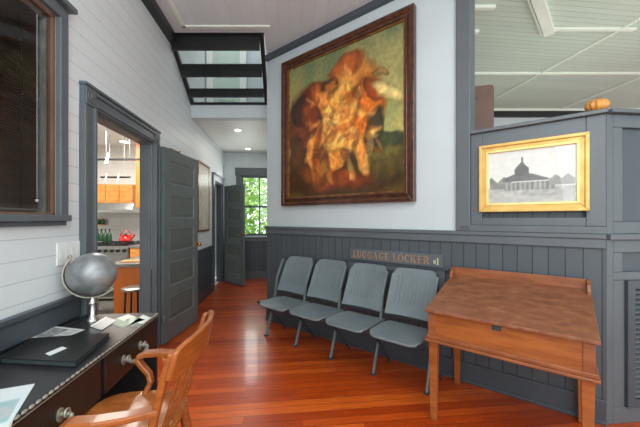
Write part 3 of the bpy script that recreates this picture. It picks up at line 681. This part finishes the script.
b = MB().box(LEG[4] + .11, LEG[0] - .02, -.515, -.495, .375, .405); build('rail', b, 'seatedge', sr, None, .003)
b = MB().box(LEG[4] - .01, LEG[0] + .01, -.222, -.208, .455, .485); build('rail', b, 'seatedge', sr, None, .003)

# ------------------------------------------------------------------ slant top clerk's desk
sd = thing('slant_top_desk', 'worn reddish wooden slant top desk on four tall legs', 'desk', (0, 0, 0), 0, None, MR)
x0, x1 = -.05, .725; yb, yf = -.045, -.635
for lx, ly in ((x0, yf), (x1 - .052, yf), (x0, yb - .05), (x1 - .052, yb - .05)):
    q = .008
    b = MB().hexa([(lx + q, ly + q, 0), (lx + .052 - q, ly + q, 0), (lx + .052 - q, ly + .052 - q, 0), (lx + q, ly + .052 - q, 0)], [(lx, ly, .52), (lx + .052, ly, .52), (lx + .052, ly + .052, .52), (lx, ly + .052, .52)])
    build('leg', b, 'pineside', sd, None, .004)
b = MB().box(x0, x1, yf, yf + .022, .53, .675).box(x0, x1, yb - .022, yb, .53, .81).prism([(yf + .022, .53), (yb - .022, .53), (yb - .022, .795), (yf + .022, .675)], x0, x0 + .022, 'x').prism([(yf + .022, .53), (yb - .022, .53), (yb - .022, .795), (yf + .022, .675)], x1 - .022, x1, 'x').box(x0 + .022, x1 - .022, yf + .022, yb - .022, .53, .545)
build('case', b, 'pineside', sd, None, .003)
for q0 in (x0, x1 - .045): build('corner_stile', MB().box(q0, q0 + .045, yf - .006, yf, .53, .672), 'pine', sd, None, .002)
b = MB().box(x0 - .018, x1 + .018, yf - .022, yb, .497, .514).box(x0 - .010, x1 + .010, yf - .012, yb, .514, .536); build('moulding', b, 'pine', sd, None, .004)
th = .018; zf, zb = .678, .808; ly0, ly1 = yf - .022, yb - .01
b = MB()
n = 28; lo = []; 
for i in range(n + 1):
    u = i / n; x = x0 - .016 + (x1 - x0 + .032) * u
    e = .002 * math.sin(i * 2.3) + .0015 * math.sin(i * 5.1); lo.append((x, ly0 + e))
v = []; f = []
for (x, y) in lo: v += [(x, y, zf), (x, y, zf + th), (x, ly1, zb), (x, ly1, zb + th)]
for i in range(n):
    a = i * 4; c = a + 4
    f += [(a, c, c + 1, a + 1), (a + 1, c + 1, c + 3, a + 3), (a + 2, a + 3, c + 3, c + 2), (a, a + 2, c + 2, c)]
f += [(0, 1, 3, 2), (n * 4, n * 4 + 2, n * 4 + 3, n * 4 + 1)]
b.add(v, f); build('lid', b, 'pinelid', sd, None, .003)
b = MB().box(x0 - .012, x1 + .012, yb - .012, yb + .008, .80, .885); 
for xx in (x0 - .012, x1 - .006): b.prism([(yb - .012, .82), (yb - .012, .885), (yb - .04, .885), (yb - .075, .862), (yb - .10, .825), (yb - .10, .80)], xx, xx + .018, 'x')
build('gallery', b, 'pine', sd, None, .003)
b = MB().box(.30, .345, yf - .003, yf, .645, .672).box(.315, .33, yf - .006, yf - .003, .65, .66); build('lock_plate', b, 'seatedge', sd)

# ornament on the ledge
og = thing('ribbed_wooden_ornament', 'small golden brown ribbed gourd shaped ornament on the partition ledge', 'ornament', (s_of(597, -.03), .03, 1.925), 0, None, MR)
b = MB(); n = 60; m = 12; vs = []
for i in range(m + 1):
    a = math.pi * i / m
    for k in range(n):
        p_ = 2 * math.pi * k / n; rr = .056 * max(.02, math.sin(a)) * (1 + .2 * abs(math.cos(p_ * 6)) - .1); vs.append((rr * math.cos(p_), rr * math.sin(p_), .042 - .042 * math.cos(a)))
b.add(vs, [(i * n + k, i * n + (k + 1) % n, (i + 1) * n + (k + 1) % n, (i + 1) * n + k) for i in range(m) for k in range(n)] + [tuple(range(n))[::-1], tuple(range(m * n, m * n + n))], True)
build('ribbed_body', b, 'rattan', og)
build('stem', MB().tube([(0, 0, .078), (.003, 0, .086), (.008, 0, .090)], [.007, .005, .006], 8), 'bark', og)

# brown board leaning behind the partition
br = thing('brown_wooden_door_leaf', 'brown wooden door leaf with rounded corner standing behind the partition', 'door leaf', (1.42, 2.92, 0), R(-16))
b = MB(); q = [(0, 0), (.235, 0), (.235, 2.49)] + [(.235 - .03 + .03 * math.cos(R(a)), 2.50 + .03 * math.sin(R(a))) for a in (30, 60)] + [(.19, 2.53), (0, 2.53)]
b.prism(q, 0, .04, 'y'); build('board', b, 'brown', br, None, .004)
build('slot_handle', MB().box(.02, .09, -.004, .0, 2.40, 2.415), 'seatedge', br)

# ------------------------------------------------------------------ black writing desk (frame L)
DT = .66; DX = .477; DY0, DY1 = .35, 1.895
dk = thing('writing_desk', 'black desk with studded edge along the left wall', 'desk', (.045, DY0, 0), 0, None, ML)
DWd = DX - .045; DL = DY1 - DY0
build('desk_top', MB().box(0, DWd, 0, DL, DT - .02, DT), 'deskblack', dk, None, .004)
build('case', MB().box(.0, DWd - .02, .02, DL - .02, .47, DT - .02).box(0, DWd - .006, DL - .022, DL, .0, DT - .02).box(0, DWd - .006, 0, .022, 0, DT - .02), 'deskblack', dk)
build('back_panel', MB().box(0, .015, .022, DL - .022, 0.05, .47), 'deskblack', dk)
# nailhead strip: rounded studs along the front and far edges
b = MB(); k = 0; y = .01
while y < DL:
    b.ball((DWd + .001, y, DT - .006), .0125, 8, (.5, 1.0, .5)); y += .027
b.strip([(DWd + .002, 0, DT - .02), (DWd + .002, DL, DT - .02)], .003, .003, (0, 0, 1))
x = .01
while x < DWd: b.ball((x, DL + .001, DT - .010), .009, 8, (1, .55, .9)); x += .027
build('studded_edge', b, 'pewter', dk)
yh = [1.57 - DY0, .965 - DY0, .55 - DY0]
for yc, dc in zip(yh, (1.60 - DY0, 1.03 - DY0, .55 - DY0)):
    hw = .27
    df = build('drawer', MB().box(DWd - .02, DWd - .002, max(.024, dc - (hw if dc > .3 else .18)), min(DL - .024, dc + (hw if dc > .3 else .18)), .462, DT - .026), 'deskfront', dk, None, .003)
    h = MB()
    for s_ in (-1, 1):
        cy_ = yc + s_ * .088; n = 14
        h.prism([(cy_ + .018 * math.cos(2 * math.pi * i / n), .545 + .026 * math.sin(2 * math.pi * i / n)) for i in range(n)], DWd - .002, DWd + .003, 'x')
        h.tube([(DWd, cy_, .548), (DWd + .034, cy_, .548)], .008, 10)
    pts = [(DWd + .034, yc + .095 * math.cos(R(a_)) * 1.0, .545 - .026 * math.sin(R(a_))) for a_ in range(0, 181, 15)]
    h.tube([(DWd + .032 + .008 * math.sin(math.pi * i / 12), p_[1], p_[2]) for i, p_ in enumerate(pts)], [.007 + .005 * math.sin(math.pi * i / 12) for i in range(13)], 10)
    h.tube([(DWd + .022, yc + .088 + .014 * math.cos(R(a_)), .552 + .014 * math.sin(R(a_))) for a_ in range(0, 360, 30)], .004, 8, True).tube([(DWd + .022, yc - .088 + .014 * math.cos(R(a_)), .552 + .014 * math.sin(R(a_))) for a_ in range(0, 360, 30)], .004, 8, True)
    build('bail_handle', h, 'pewter', df)

# things on the desk: positions from points on the desk top
gx, gy = toL(-1.322, 1.74)
gl = thing('desk_globe', 'silver globe on a metal stand at the far end of the black desk', 'globe', (gx - .005, gy + .025, DT + .0015), 0, None, ML)
cz_ = .275; gr_ = .122
build('base', MB().lathe([(.034, 0), (.034, .006), (.030, .014), (.026, .022), (.017, .034), (.017, .10), (.022, .105), (.015, .115), (.015, .14)], 24), 'chrome', gl)
sp = build('sphere', MB().ball((0, 0, cz_), gr_, 48), 'silver', gl)
tilt = R(23)
ax = Vector((-math.sin(tilt + .35), -.25, math.cos(tilt + .35))).normalized()
pts = []
side_ = Vector((-1, -.35, 0)).normalized(); side_ = (side_ - ax * side_.dot(ax)).normalized()
for i in range(25):
    a_ = math.pi * i / 24; pts.append(Vector((0, 0, cz_)) + (ax * math.cos(a_) + side_ * math.sin(a_)) * (gr_ + .014))
wdir = ax.cross(side_)
build('meridian', MB().strip(pts, .028, .008, wdir), 'pewter', gl, None, .001)
build('finial', MB().tube([pts[0] - ax * .018, pts[0] + ax * .004], .005, 10).ball(tuple(pts[0] + ax * .012), .011, 12), 'pewter', gl); build('pivot_pin', MB().tube([pts[-1] + ax * .018, pts[-1] - ax * .004], .005, 10), 'pewter', gl)
build('equator_seam', MB().tube([Vector((0, 0, cz_)) + (side_ * math.cos(a_) + wdir * math.sin(a_)) * (gr_ + .0003) for a_ in [2 * math.pi * i / 48 for i in range(48)]], .0012, 6, True), 'pewter', gl)

def quad_at(pts_px, z):      # pixels -> points at height z
    out = []
    for px, py in pts_px:
        Y = F * (CH - z) / (py - HY); out.append(Vector(((px - 320) / F * Y, Y, z)))
    return out
def sheet(name, label, cat, pts_px, z, fn, nx=24, ny=24, group=None, curl=0):
    q = quad_at(pts_px, z); c = (q[0] + q[1] + q[2] + q[3]) / 4
    def P(u, v):
        p_ = (q[0] * (1 - u) + q[1] * u) * (1 - v) + (q[3] * (1 - u) + q[2] * u) * v - c
        return (p_.x, p_.y, .0018 + curl * (abs(u - .5) * 2) ** 2)
    o = colored(name, 'print', nx, ny, P, fn, None, .0015, Matrix.Translation(c))
    return tag(o, label, cat, group)
def photo(u, v):
    if .06 < u < .60 and .1 < v < .9:
        c = 150 + 60 * mn.noise(Vector((u * 9, v * 9, 1))); return (c, c, c)
    if .66 < u < .94 and (v * 14) % 1 < .4 and .1 < v < .9: return (130, 132, 134)
    return (226, 228, 226)
sheet('printed_sheet', 'folded printed white sheet lying behind the black portfolio', 'paper', [(27, 338.5), (56, 341), (85, 330), (55, 326.5)], DT, photo)
sheet('note_card', 'small white blank card lying at the foot of the globe', 'card', [(90, 327), (102, 331), (117, 321), (106, 317.5)], DT, lambda u, v: (234, 236, 234), 4, 4, None, .004)
def broch(u, v):
    if v < .45: return (120 + 60 * mn.noise(Vector((u * 6, v * 6, 2))), 150, 120)
    if u < .4: return (214, 218, 206)
    return (96, 128, 110) if (u + v) % .5 < .2 else (190, 200, 184)
sheet('travel_brochure', 'green and white brochure lying right of the globe near the desk corner', 'brochure', [(107, 322), (122, 328), (145, 320), (128, 314.5)], DT, broch)
sheet('travel_leaflet', 'pale leaflet at the far corner of the black desk beside the brochure', 'brochure', [(128, 326), (139, 327), (151, 318), (143, 315)], DT, lambda u, v: (206, 214, 206) if v > .3 else (70, 96, 84))
def mag(u, v):
    if v > .75: return (216, 224, 226)
    if .1 < u < .85 and .15 < v < .65: return (168 + 40 * mn.noise(Vector((u * 5, v * 8, 2))), 186, 188)
    return (208, 222, 224)
sheet('magazine', 'pale blue magazine at the near end of the black desk', 'magazine', [(-28, 440), (8, 428), (35, 384), (-14, 392)], DT, mag)
sheet('tan_envelope', 'tan paper envelope partly under the pale blue magazine', 'envelope', [(-40, 470), (2, 455), (14, 418), (-20, 424)], DT - .0012, lambda u, v: (222, 190, 158), 4, 4)
q = quad_at([(0, 364), (75.6, 368), (110, 337.5), (31, 343)], DT)
pf_c = (q[0] + q[1] + q[2] + q[3]) / 4 + Vector((0, 0, .001))
pf = thing('black_portfolio', 'large closed black portfolio with a white label on the desk', 'portfolio', pf_c)
lo = [v_ - pf_c for v_ in q]; lo = [Vector((v_.x, v_.y, 0)) for v_ in lo]
up_ = Vector((0, 0, 1))
build('cover', MB().hexa([v_ for v_ in lo], [v_ + up_ * .004 for v_ in lo]).hexa([v_ + up_ * .020 for v_ in lo], [v_ + up_ * .024 for v_ in lo]), 'black', pf, None, .0015)
build('pages', MB().hexa([v_ * .975 + up_ * .004 for v_ in lo], [v_ * .975 + up_ * .020 for v_ in lo]), 'seatedge', pf)
ql = [v_ - pf_c for v_ in quad_at([(45, 354), (50, 356), (67, 348.5), (62, 347)], DT + .024)]
ql = [Vector((v_.x, v_.y, .0243)) for v_ in ql]
build('label_strip', MB().hexa(ql, [v_ + up_ * .0008 for v_ in ql]), 'paper', pf)

# ------------------------------------------------------------------ oak desk chair, facing the black desk
ch = thing('wooden_armchair', 'golden oak slat back armchair pulled up to the black desk', 'chair', (-.785, 1.21, 0), AL + R(90)); ZS = lambda z: z if z <= .44 else .44 + (z - .44) * .87
n = 28; poly = []
for i in range(n):
    a_ = 2 * math.pi * i / n; ca, sa = math.cos(a_), math.sin(a_); e = .55
    poly.append((.225 * abs(ca) ** e * (1 if ca > 0 else -1), -.005 + .205 * abs(sa) ** e * (1 if sa > 0 else -1)))
v = []; m = n
rings = [(1, .425), (1.0, .443), (.93, .452), (.6, .440), (.15, .436)]
for s_, z in rings: v += [(x * s_, y * s_, z) for x, y in poly]
f = [tuple(range(n))[::-1]] + [tuple(range(4 * n, 5 * n))]
for r_ in range(4):
    for i in range(n): f.append((r_ * n + i, r_ * n + (i + 1) % n, (r_ + 1) * n + (i + 1) % n, (r_ + 1) * n + i))
build('seat', MB().add(v, f, True), 'oaklong', ch)
for sx in (-1, 1):
    # back posts (a little bowed), front legs, rear legs
    build('back_post', MB().strip([(x_, y_, ZS(z_)) for x_, y_, z_ in [(sx * .195, -.175, .44), (sx * .205, -.20, .60), (sx * .213, -.235, .76), (sx * .215, -.262, .862)]], [.034, .034, .036, .034], [.028, .026, .024, .020], (1, 0, 0)), 'oak', ch, None, .006)
    build('leg', MB().tube([(sx * .17, .15, .43), (sx * .185, .165, .2), (sx * .195, .175, 0)], [.02, .022, .014], 12), 'oak', ch)
    build('leg', MB().tube([(sx * .17, -.16, .43), (sx * .185, -.20, .2), (sx * .195, -.235, 0)], [.02, .022, .014], 12), 'oak', ch)
    # arm: flat, flaring outwards and ending in a rounded scroll, with a curved support down to the seat
    arm = [(sx * .205, -.215, .665), (sx * .235, -.13, .668), (sx * .252, -.04, .670), (sx * .250, .03, .668), (sx * .243, .055, .655), (sx * .238, .056, .632), (sx * .232, .035, .60), (sx * .222, .0, .555), (sx * .212, -.012, .51), (sx * .205, -.0, .47), (sx * .20, .01, .44)]
    build('arm', MB().strip([(x_, y_, .44 + (z_ - .44) * .74) for x_, y_, z_ in arm], [.038, .046, .052, .050, .046, .040, .036, .034, .034, .036, .038], [.022, .022, .022, .024, .026, .024, .022, .022, .022, .022, .022], (1, 0, 0)), 'oak', ch, None, .006)
    build('arm_brace', MB().strip([(x_, y_, .44 + (z_ - .44) * .74) for x_, y_, z_ in [(sx * .243, -.055, .66), (sx * .232, -.075, .60), (sx * .215, -.075, .52), (sx * .20, -.065, .44)]], [.03, .028, .028, .03], .018, (1, 0, 0)), 'oak', ch, None, .004)
# crest rail: a deep curved board
v = []; f = []; S = 16
for i in range(S + 1):
    u = i / S * 2 - 1; x = .235 * u; yb_ = -.262 - .050 * (1 - u * u); zt = .885 + .012 * (1 - u * u) - (.018 * abs(u) ** 8); zb_ = .745 + .010 * (1 - u * u) + .012 * abs(u) ** 6
    v += [(x, yb_ + .022, zb_), (x, yb_, zb_), (x, yb_ - .024, zt), (x, yb_ - .004, zt)]
v = [(x_, y_, ZS(z_)) for x_, y_, z_ in v]
for i in range(S):
    a_ = i * 4
    for k in range(4): f.append((a_ + k, a_ + (k + 1) % 4, a_ + 4 + (k + 1) % 4, a_ + 4 + k))
f += [(3, 2, 1, 0), tuple(range(S * 4, S * 4 + 4))]
build('crest_rail', MB().add(v, f, True), 'oak', ch, None, .006)
for i in range(5):
    x = -.13 + .065 * i; q_ = 1 - (x / .23) ** 2
    build('back_slat', MB().strip([(x_, y_, ZS(z_)) for x_, y_, z_ in [(x * .9, -.18, .44), (x * .95, -.205 - .03 * q_, .60), (x, -.232 - .045 * q_, .76)]], [.022, .026, .03], .010, (1, 0, 0)), 'oak', ch, None, .003)
build('stretcher', MB().tube([(-.183, .16, .22), (.183, .16, .22)], .011, 10).tube([(-.183, -.19, .22), (.183, -.19, .22)], .011, 10).tube([(-.186, .16, .18), (-.186, -.2, .18)], .011, 10).tube([(.186, .16, .18), (.186, -.2, .18)], .011, 10), 'oak', ch)

# ------------------------------------------------------------------ kitchen seen through door 1 (frame L; the room lies at x < -.1)
b = MB().box(-3.2, -.76, 5.75, 5.85, -.1, 2.6); struct('wall_kitchen_back', b, 'tile', ML)
b = MB().box(-3.2, -.1, 1.0, 5.85, 2.6, 2.7); struct('ceiling_kitchen', b, 'white', ML)
b = MB().box(-3.3, -3.2, 1.0, 5.85, -.1, 2.6); struct('wall_kitchen_left', b, 'white', ML)
b = MB().box(-3.2, -.1, .9, 1.0, -.1, 2.6); struct('wall_kitchen_front', b, 'white', ML)
MK = ML @ Matrix.Translation((0, 0, -.08))
def K(px, Y): return toL((px - 320) / F * Y, Y)
# worktop and base cabinets along the back wall
xa, _ = K(75, 5.2); xb, _ = K(150, 5.2); x99, _ = K(94, 5.05); x138, _ = K(133, 5.05)
kb = 5.10
def base_cab(x0, x1, label):
    c = thing('base_cabinet', label, 'cabinet', (x0, kb, 0), 0, None, MK); W_ = x1 - x0
    build('carcass', MB().box(0, W_, 0, .64, .09, .86).box(.02, W_ - .02, .05, .6, 0, .09), 'cabinet', c)
    d_ = build('door', MB().box(.01, W_ - .01, -.02, 0, .1, .68), 'cabinet', c, None, .003)
    build('door_handle', MB().tube([(W_ - .06, -.045, .5), (W_ - .06, -.045, .62)], .006, 8).tube([(W_ - .06, -.045, .51), (W_ - .06, -.02, .51)], .004, 6).tube([(W_ - .06, -.045, .61), (W_ - .06, -.02, .61)], .004, 6), 'steel', d_)
    d_ = build('drawer', MB().box(.01, W_ - .01, -.02, 0, .70, .85), 'cabinet', c, None, .003)
    return c
base_cab(xa - .1, x99 - .01, 'maple base cabinet left of the stove')
base_cab(x138 + .01, min(xb + .3, -.80), 'maple base cabinet right of the stove')
for a_, c_, lb in ((xa - .1, x99 - .005, 'left'), (x138 + .005, min(xb + .3, -.80), 'right')):
    o = build('worktop', MB().box(a_, c_, kb - .03, 5.75, .86, .90), 'stone', None, MK, .003); tag(o, 'grey stone worktop on the cabinet %s of the stove' % lb, 'worktop')
st = thing('range_stove', 'stainless steel gas range with a row of dark knobs', 'stove', (x99, kb - .05, 0), 0, None, MK); W_ = x138 - x99
build('body', MB().box(0, W_, .03, .66, .08, .90), 'steel', st, None, .005)
build('control_panel', MB().box(0, W_, 0, .05, .77, .87), 'steel', st, None, .004)
build('cooktop', MB().box(0, W_, .02, .68, .90, .912), 'black', st)
for i in range(7): build('knob', MB().tube([(W_ * (i + .5) / 7, 0, .82), (W_ * (i + .5) / 7, -.035, .82)], .026, 14), 'black', st)
od = build('oven_door', MB().box(.02, W_ - .02, .005, .03, .16, .74), 'steel', st, None, .004)
build('oven_handle', MB().tube([(.06, -.03, .69), (W_ - .06, -.03, .69)], .012, 10).tube([(.08, -.03, .69), (.08, .01, .69)], .007, 8).tube([(W_ - .08, -.03, .69), (W_ - .08, .01, .69)], .007, 8), 'chrome', od)
build('oven_window', MB().box(.14, W_ - .14, .0, .006, .3, .58), 'black', od)
b = MB()
for i in range(3):
    for j in range(2):
        cx_ = W_ * (i + .5) / 3; cy_ = .2 + .28 * j
        b.box(cx_ - .1, cx_ + .1, cy_ - .006, cy_ + .006, .93, .942).box(cx_ - .006, cx_ + .006, cy_ - .1, cy_ + .1, .93, .942)
        for sx, sy in ((-1, 0), (1, 0), (0, -1), (0, 1)): b.box(cx_ + sx * .095 - .006, cx_ + sx * .095 + .006, cy_ + sy * .095 - .006, cy_ + sy * .095 + .006, .912, .935)
build('grate', b, 'black', st)
for i in range(4):
    build('leg', MB().cyl((.06 if i % 2 else W_ - .06, .1 if i < 2 else .6, 0), .02, .08, 10), 'steel', st)
kx, ky = K(126, 5.22)
kt = thing('red_kettle', 'shiny red kettle with a hooped handle on the stove', 'kettle', (kx, ky, .942), R(20), None, MK)
build('body', MB().lathe([(.07, 0), (.098, .015), (.10, .05), (.08, .09), (.045, .115), (.02, .12)], 28), 'red', kt)
build('spout', MB().tube([(.07, 0, .06), (.115, 0, .09), (.135, 0, .12)], [.024, .016, .012], 10), 'red', kt)
build('handle', MB().tube([(.085 * math.cos(R(a_)), 0, .08 + .10 * math.sin(R(a_))) for a_ in range(10, 171, 16)], .009, 8), 'red', kt)
build('lid_knob', MB().ball((0, 0, .13), .014, 10), 'black', kt)
bpx = ((97.5, 5.30), (101.5, 5.30), (105.5, 5.30), (109.5, 5.30))
for i, (px, Y) in enumerate(bpx):
    x_, y_ = K(px, Y)
    j = thing('green_bottle', ('leftmost of the four green glass bottles on the stove', 'second from left of the four green glass bottles on the stove', 'third from left of the four green glass bottles on the stove', 'rightmost of the four green glass bottles, nearest the red kettle')[i], 'bottle', (x_, y_, .943), 0, 'green bottles on the stove', MK)
    build('glass_body', MB().lathe([(.028, 0), (.032, .01), (.034, .09), (.030, .12), (.014, .15), (.012, .19)], 18), 'greenglass', j)
    build('cap', MB().cyl((0, 0, .19), .014, .025, 12), 'black', j)
# spice rack shelf with second row of jars
sx0, sy0 = K(95, 5.66); sx1, _ = K(112, 5.66)
o = build('wall_shelf', MB().box(sx0, sx1, 5.63, 5.75, 1.145, 1.16), 'cabinet', None, ML); tag(o, 'short maple shelf on the tiles above the green bottles', 'shelf')
for i, px in enumerate((98, 101.6, 105.2, 108.8)):
    x_, y_ = K(px, 5.62)
    j = thing('green_jar', ('leftmost of the four green jars on the short shelf', 'second from left of the green jars on the short shelf', 'third from left of the green jars on the short shelf', 'rightmost of the four green jars on the short shelf')[i], 'jar', (x_, 5.69, 1.16), 0, 'green jars on the short kitchen shelf', ML)
    build('glass_body', MB().lathe([(.024, 0), (.030, .01), (.030, .07), (.02, .085)], 16), 'greenglass', j)
    build('lid', MB().cyl((0, 0, .085), .022, .018, 12), 'cabinet', j)
# hood and wall cabinets
hx0, _ = K(90, 5.3); hx1, _ = K(140, 5.3)
hd = thing('range_hood', 'wide grey steel hood between the wall cabinets and the stove', 'hood', (hx0, 5.2, 1.36), 0, None, ML)
build('canopy', MB().prism([(0, 0), (.5, 0), (.5, .16), (.06, .16), (0, .05)], 0, hx1 - hx0, 'x'), 'steel', hd, None, .004)
build('lip', MB().box(-.005, hx1 - hx0 + .005, -.006, .01, 0, .035), 'chrome', hd)
e = [K(p_, 5.35)[0] for p_ in (88, 100, 112.5, 125, 137.5)]
labs = ['leftmost maple wall cabinet above the steel hood', 'second maple wall cabinet from the left above the hood', 'third maple wall cabinet from the left above the hood', 'rightmost maple wall cabinet above the hood beside the tall panel']
for i in range(4):
    c = thing('wall_cabinet', labs[i], 'cabinet', (e[i], 5.38, 1.525), 0, 'maple wall cabinets above the hood', ML); W_ = e[i + 1] - e[i]
    build('carcass', MB().box(.001, W_ - .001, 0, .36, 0, .32), 'cabinet', c)
    d_ = build('door', MB().box(.006, W_ - .006, -.018, 0, .006, .314).box(.03, W_ - .03, -.022, -.018, .03, .05).box(.03, W_ - .03, -.022, -.018, .27, .29), 'cabinet', c, None, .003)
    build('knob', MB().ball((W_ - .03, -.03, .05), .011, 10), 'steel', d_)
tp = [K(p_, 4.86)[0] for p_ in (135.5, 141)]
o = build('tall_cabinet_panel', MB().box(tp[0], tp[1], 5.02, 5.18, 1.44, 2.6), 'orange', None, ML, .003); tag(o, 'orange wood end cabinet hung high at the right of the kitchen', 'cabinet')
# peninsula with orange end panel and worktop
px0, py0 = K(113.5, 3.35); 
pn = thing('kitchen_peninsula', 'orange wood kitchen peninsula with grey worktop beyond the doorway', 'counter', (px0, py0, 0), 0, None, MK)
W_ = -.1 - px0
build('cabinet_body', MB().box(0, W_, 0, .7, .06, .80).box(.03, W_, .03, .67, 0, .06), 'orange', pn, None, .003)
build('worktop', MB().box(-.05, W_, -.04, .74, .80, .838), 'stone', pn, None, .003)
qx, qy = K(131.5, 3.52)
bx = thing('cutting_board', 'small round-cornered tan cutting board on the peninsula worktop', 'board', (qx, qy, .838), R(10), None, MK)
build('board', MB().box(-.09, .09, -.06, .06, 0, .015), 'cabinet', bx, None, .006)
qx, qy = K(134.5, 3.12)
sl = thing('bar_stool', 'metal bar stool in front of the orange peninsula', 'stool', (qx, qy, 0), 0, None, MK)
build('seat', MB().lathe([(.10, 0), (.115, .01), (.118, .028), (.10, .036)], 28, (0, 0, .60)), 'steel', sl)
for a_ in (45, 135, 225, 315): build('leg', MB().tube([(.08 * math.cos(R(a_)), .08 * math.sin(R(a_)), .60), (.11 * math.cos(R(a_)), .11 * math.sin(R(a_)), 0)], .010, 8), 'black', sl)
build('foot_ring', MB().tube([(.098 * math.cos(R(a_)), .098 * math.sin(R(a_)), .24) for a_ in range(0, 360, 20)], .006, 8, True), 'steel', sl)
# lower shelf unit left of the peninsula
ux, uy = K(101, 4.1)
wr = thing('wire_shelf_rack', 'low metal rack with two shelves left of the orange peninsula', 'rack', (ux - .25, uy, 0), 0, None, MK)
for zz_ in (.25, .55): build('shelf', MB().box(0, .5, 0, .35, zz_, zz_ + .02), 'steel', wr)
for xx in (.0, .48):
    for yy_ in (.0, .33): build('post', MB().box(xx, xx + .02, yy_, yy_ + .02, 0, .6), 'steel', wr)
# track lights
def track(pts, label, zt):
    t_ = thing('track_light', label, 'lamp', (pts[0][0], pts[0][1], zt), 0, None, ML)
    dx, dy = pts[1][0] - pts[0][0], pts[1][1] - pts[0][1]
    build('rail', MB().strip([(0, 0, 0), (dx, dy, 0)], .03, .025, (0, 1, 0)), 'black', t_)
    for q0 in (.3, .8): build('stem', MB().tube([(dx * q0, dy * q0, 0), (dx * q0, dy * q0, 2.6 - zt)], .003, 8), 'steel', t_)
    return t_, dx, dy
t_, dx, dy = track([K(92, 4.3), K(139, 4.3)], 'upper black track light bar with white spot heads in the kitchen', 2.10)
for u in (.34,):
    build('spot_head', MB().tube([(dx * u, dy * u, .09), (dx * u, dy * u - .02, .0), (dx * u, dy * u - .05, -.07)], [.010, .016, .024], 12), 'white', t_)
t_, dx, dy = track([K(101, 4.8), K(130, 4.8)], 'lower black track light bar with pale spot heads in the kitchen', 1.915)
for u in (.2, .62):
    build('spot_head', MB().tube([(dx * u, dy * u, .06), (dx * u, dy * u - .02, -.01), (dx * u, dy * u - .05, -.08)], [.008, .012, .018], 12), 'white', t_)

def downlight(x_, y_, z_, label, group=None, r_=.06):
    d_ = thing('recessed_downlight', label, 'ceiling light', (x_, y_, z_), 0, group, ML)
    build('trim_ring', MB().lathe([(r_ * 1.3, 0), (r_ * 1.3, -.006), (r_, -.008)], 24), 'white', d_)
    build('lens', MB().lathe([(r_ * .95, -.0085), (r_ * .9, -.011)], 24), 'lamp', d_)
x_, y_ = K(124.5, 5.25); downlight(x_, y_, 2.6, 'round lit ceiling light in the kitchen', None, .075)
for px, py, lb in ((238, 129.8, 'nearer of the two recessed ceiling lights in the hall'), (248, 148.6, 'farther of the two recessed ceiling lights in the hall')):
    Y = F * (2.63 - CH) / (HY - py); x_, y_ = toL((px - 320) / F * Y, Y); downlight(x_, y_, 2.63, lb, 'recessed hall ceiling lights', .05)

# ------------------------------------------------------------------ trees outside the hall window
rnd = random.Random(7)
def tree(loc, h, rad, nl, label):
    t_ = thing('leafy_tree', label, 'tree', loc)
    build('trunk', MB().tube([(0, 0, -.4), (.05, 0, h * .4), (0, .05, h * .8)], [.14, .1, .05], 10), 'bark', t_)
    b = MB()
    for i in range(nl):
        while True:
            p_ = Vector((rnd.uniform(-1, 1), rnd.uniform(-1, 1), rnd.uniform(-1, 1)))
            if p_.length < 1: break
        p_ = p_ * rad; p_.z = p_.z * 1.2 + h * .65
        a_ = Vector((rnd.gauss(0, 1), rnd.gauss(0, 1), rnd.gauss(0, 1))).normalized(); c_ = a_.orthogonal().normalized(); s_ = rnd.uniform(.06, .13)
        b.add([p_ - a_ * s_, p_ + c_ * s_ * .5, p_ + a_ * s_, p_ - c_ * s_ * .5], [(0, 1, 2, 3)])
    build('foliage', b, 'leaf', t_)
tree((-2.6, 9.6, 0), 2.6, 1.2, 2200, 'nearer sunlit green tree outside the hall window')
tree((-1.0, 15.5, 0), 4.2, 1.9, 2600, 'taller green tree farther off outside the hall window')
b = MB().box(-6, 4, END + .3, 20, -.5, -.4); g_ = struct('ground_outside', b, 'grass', ML)
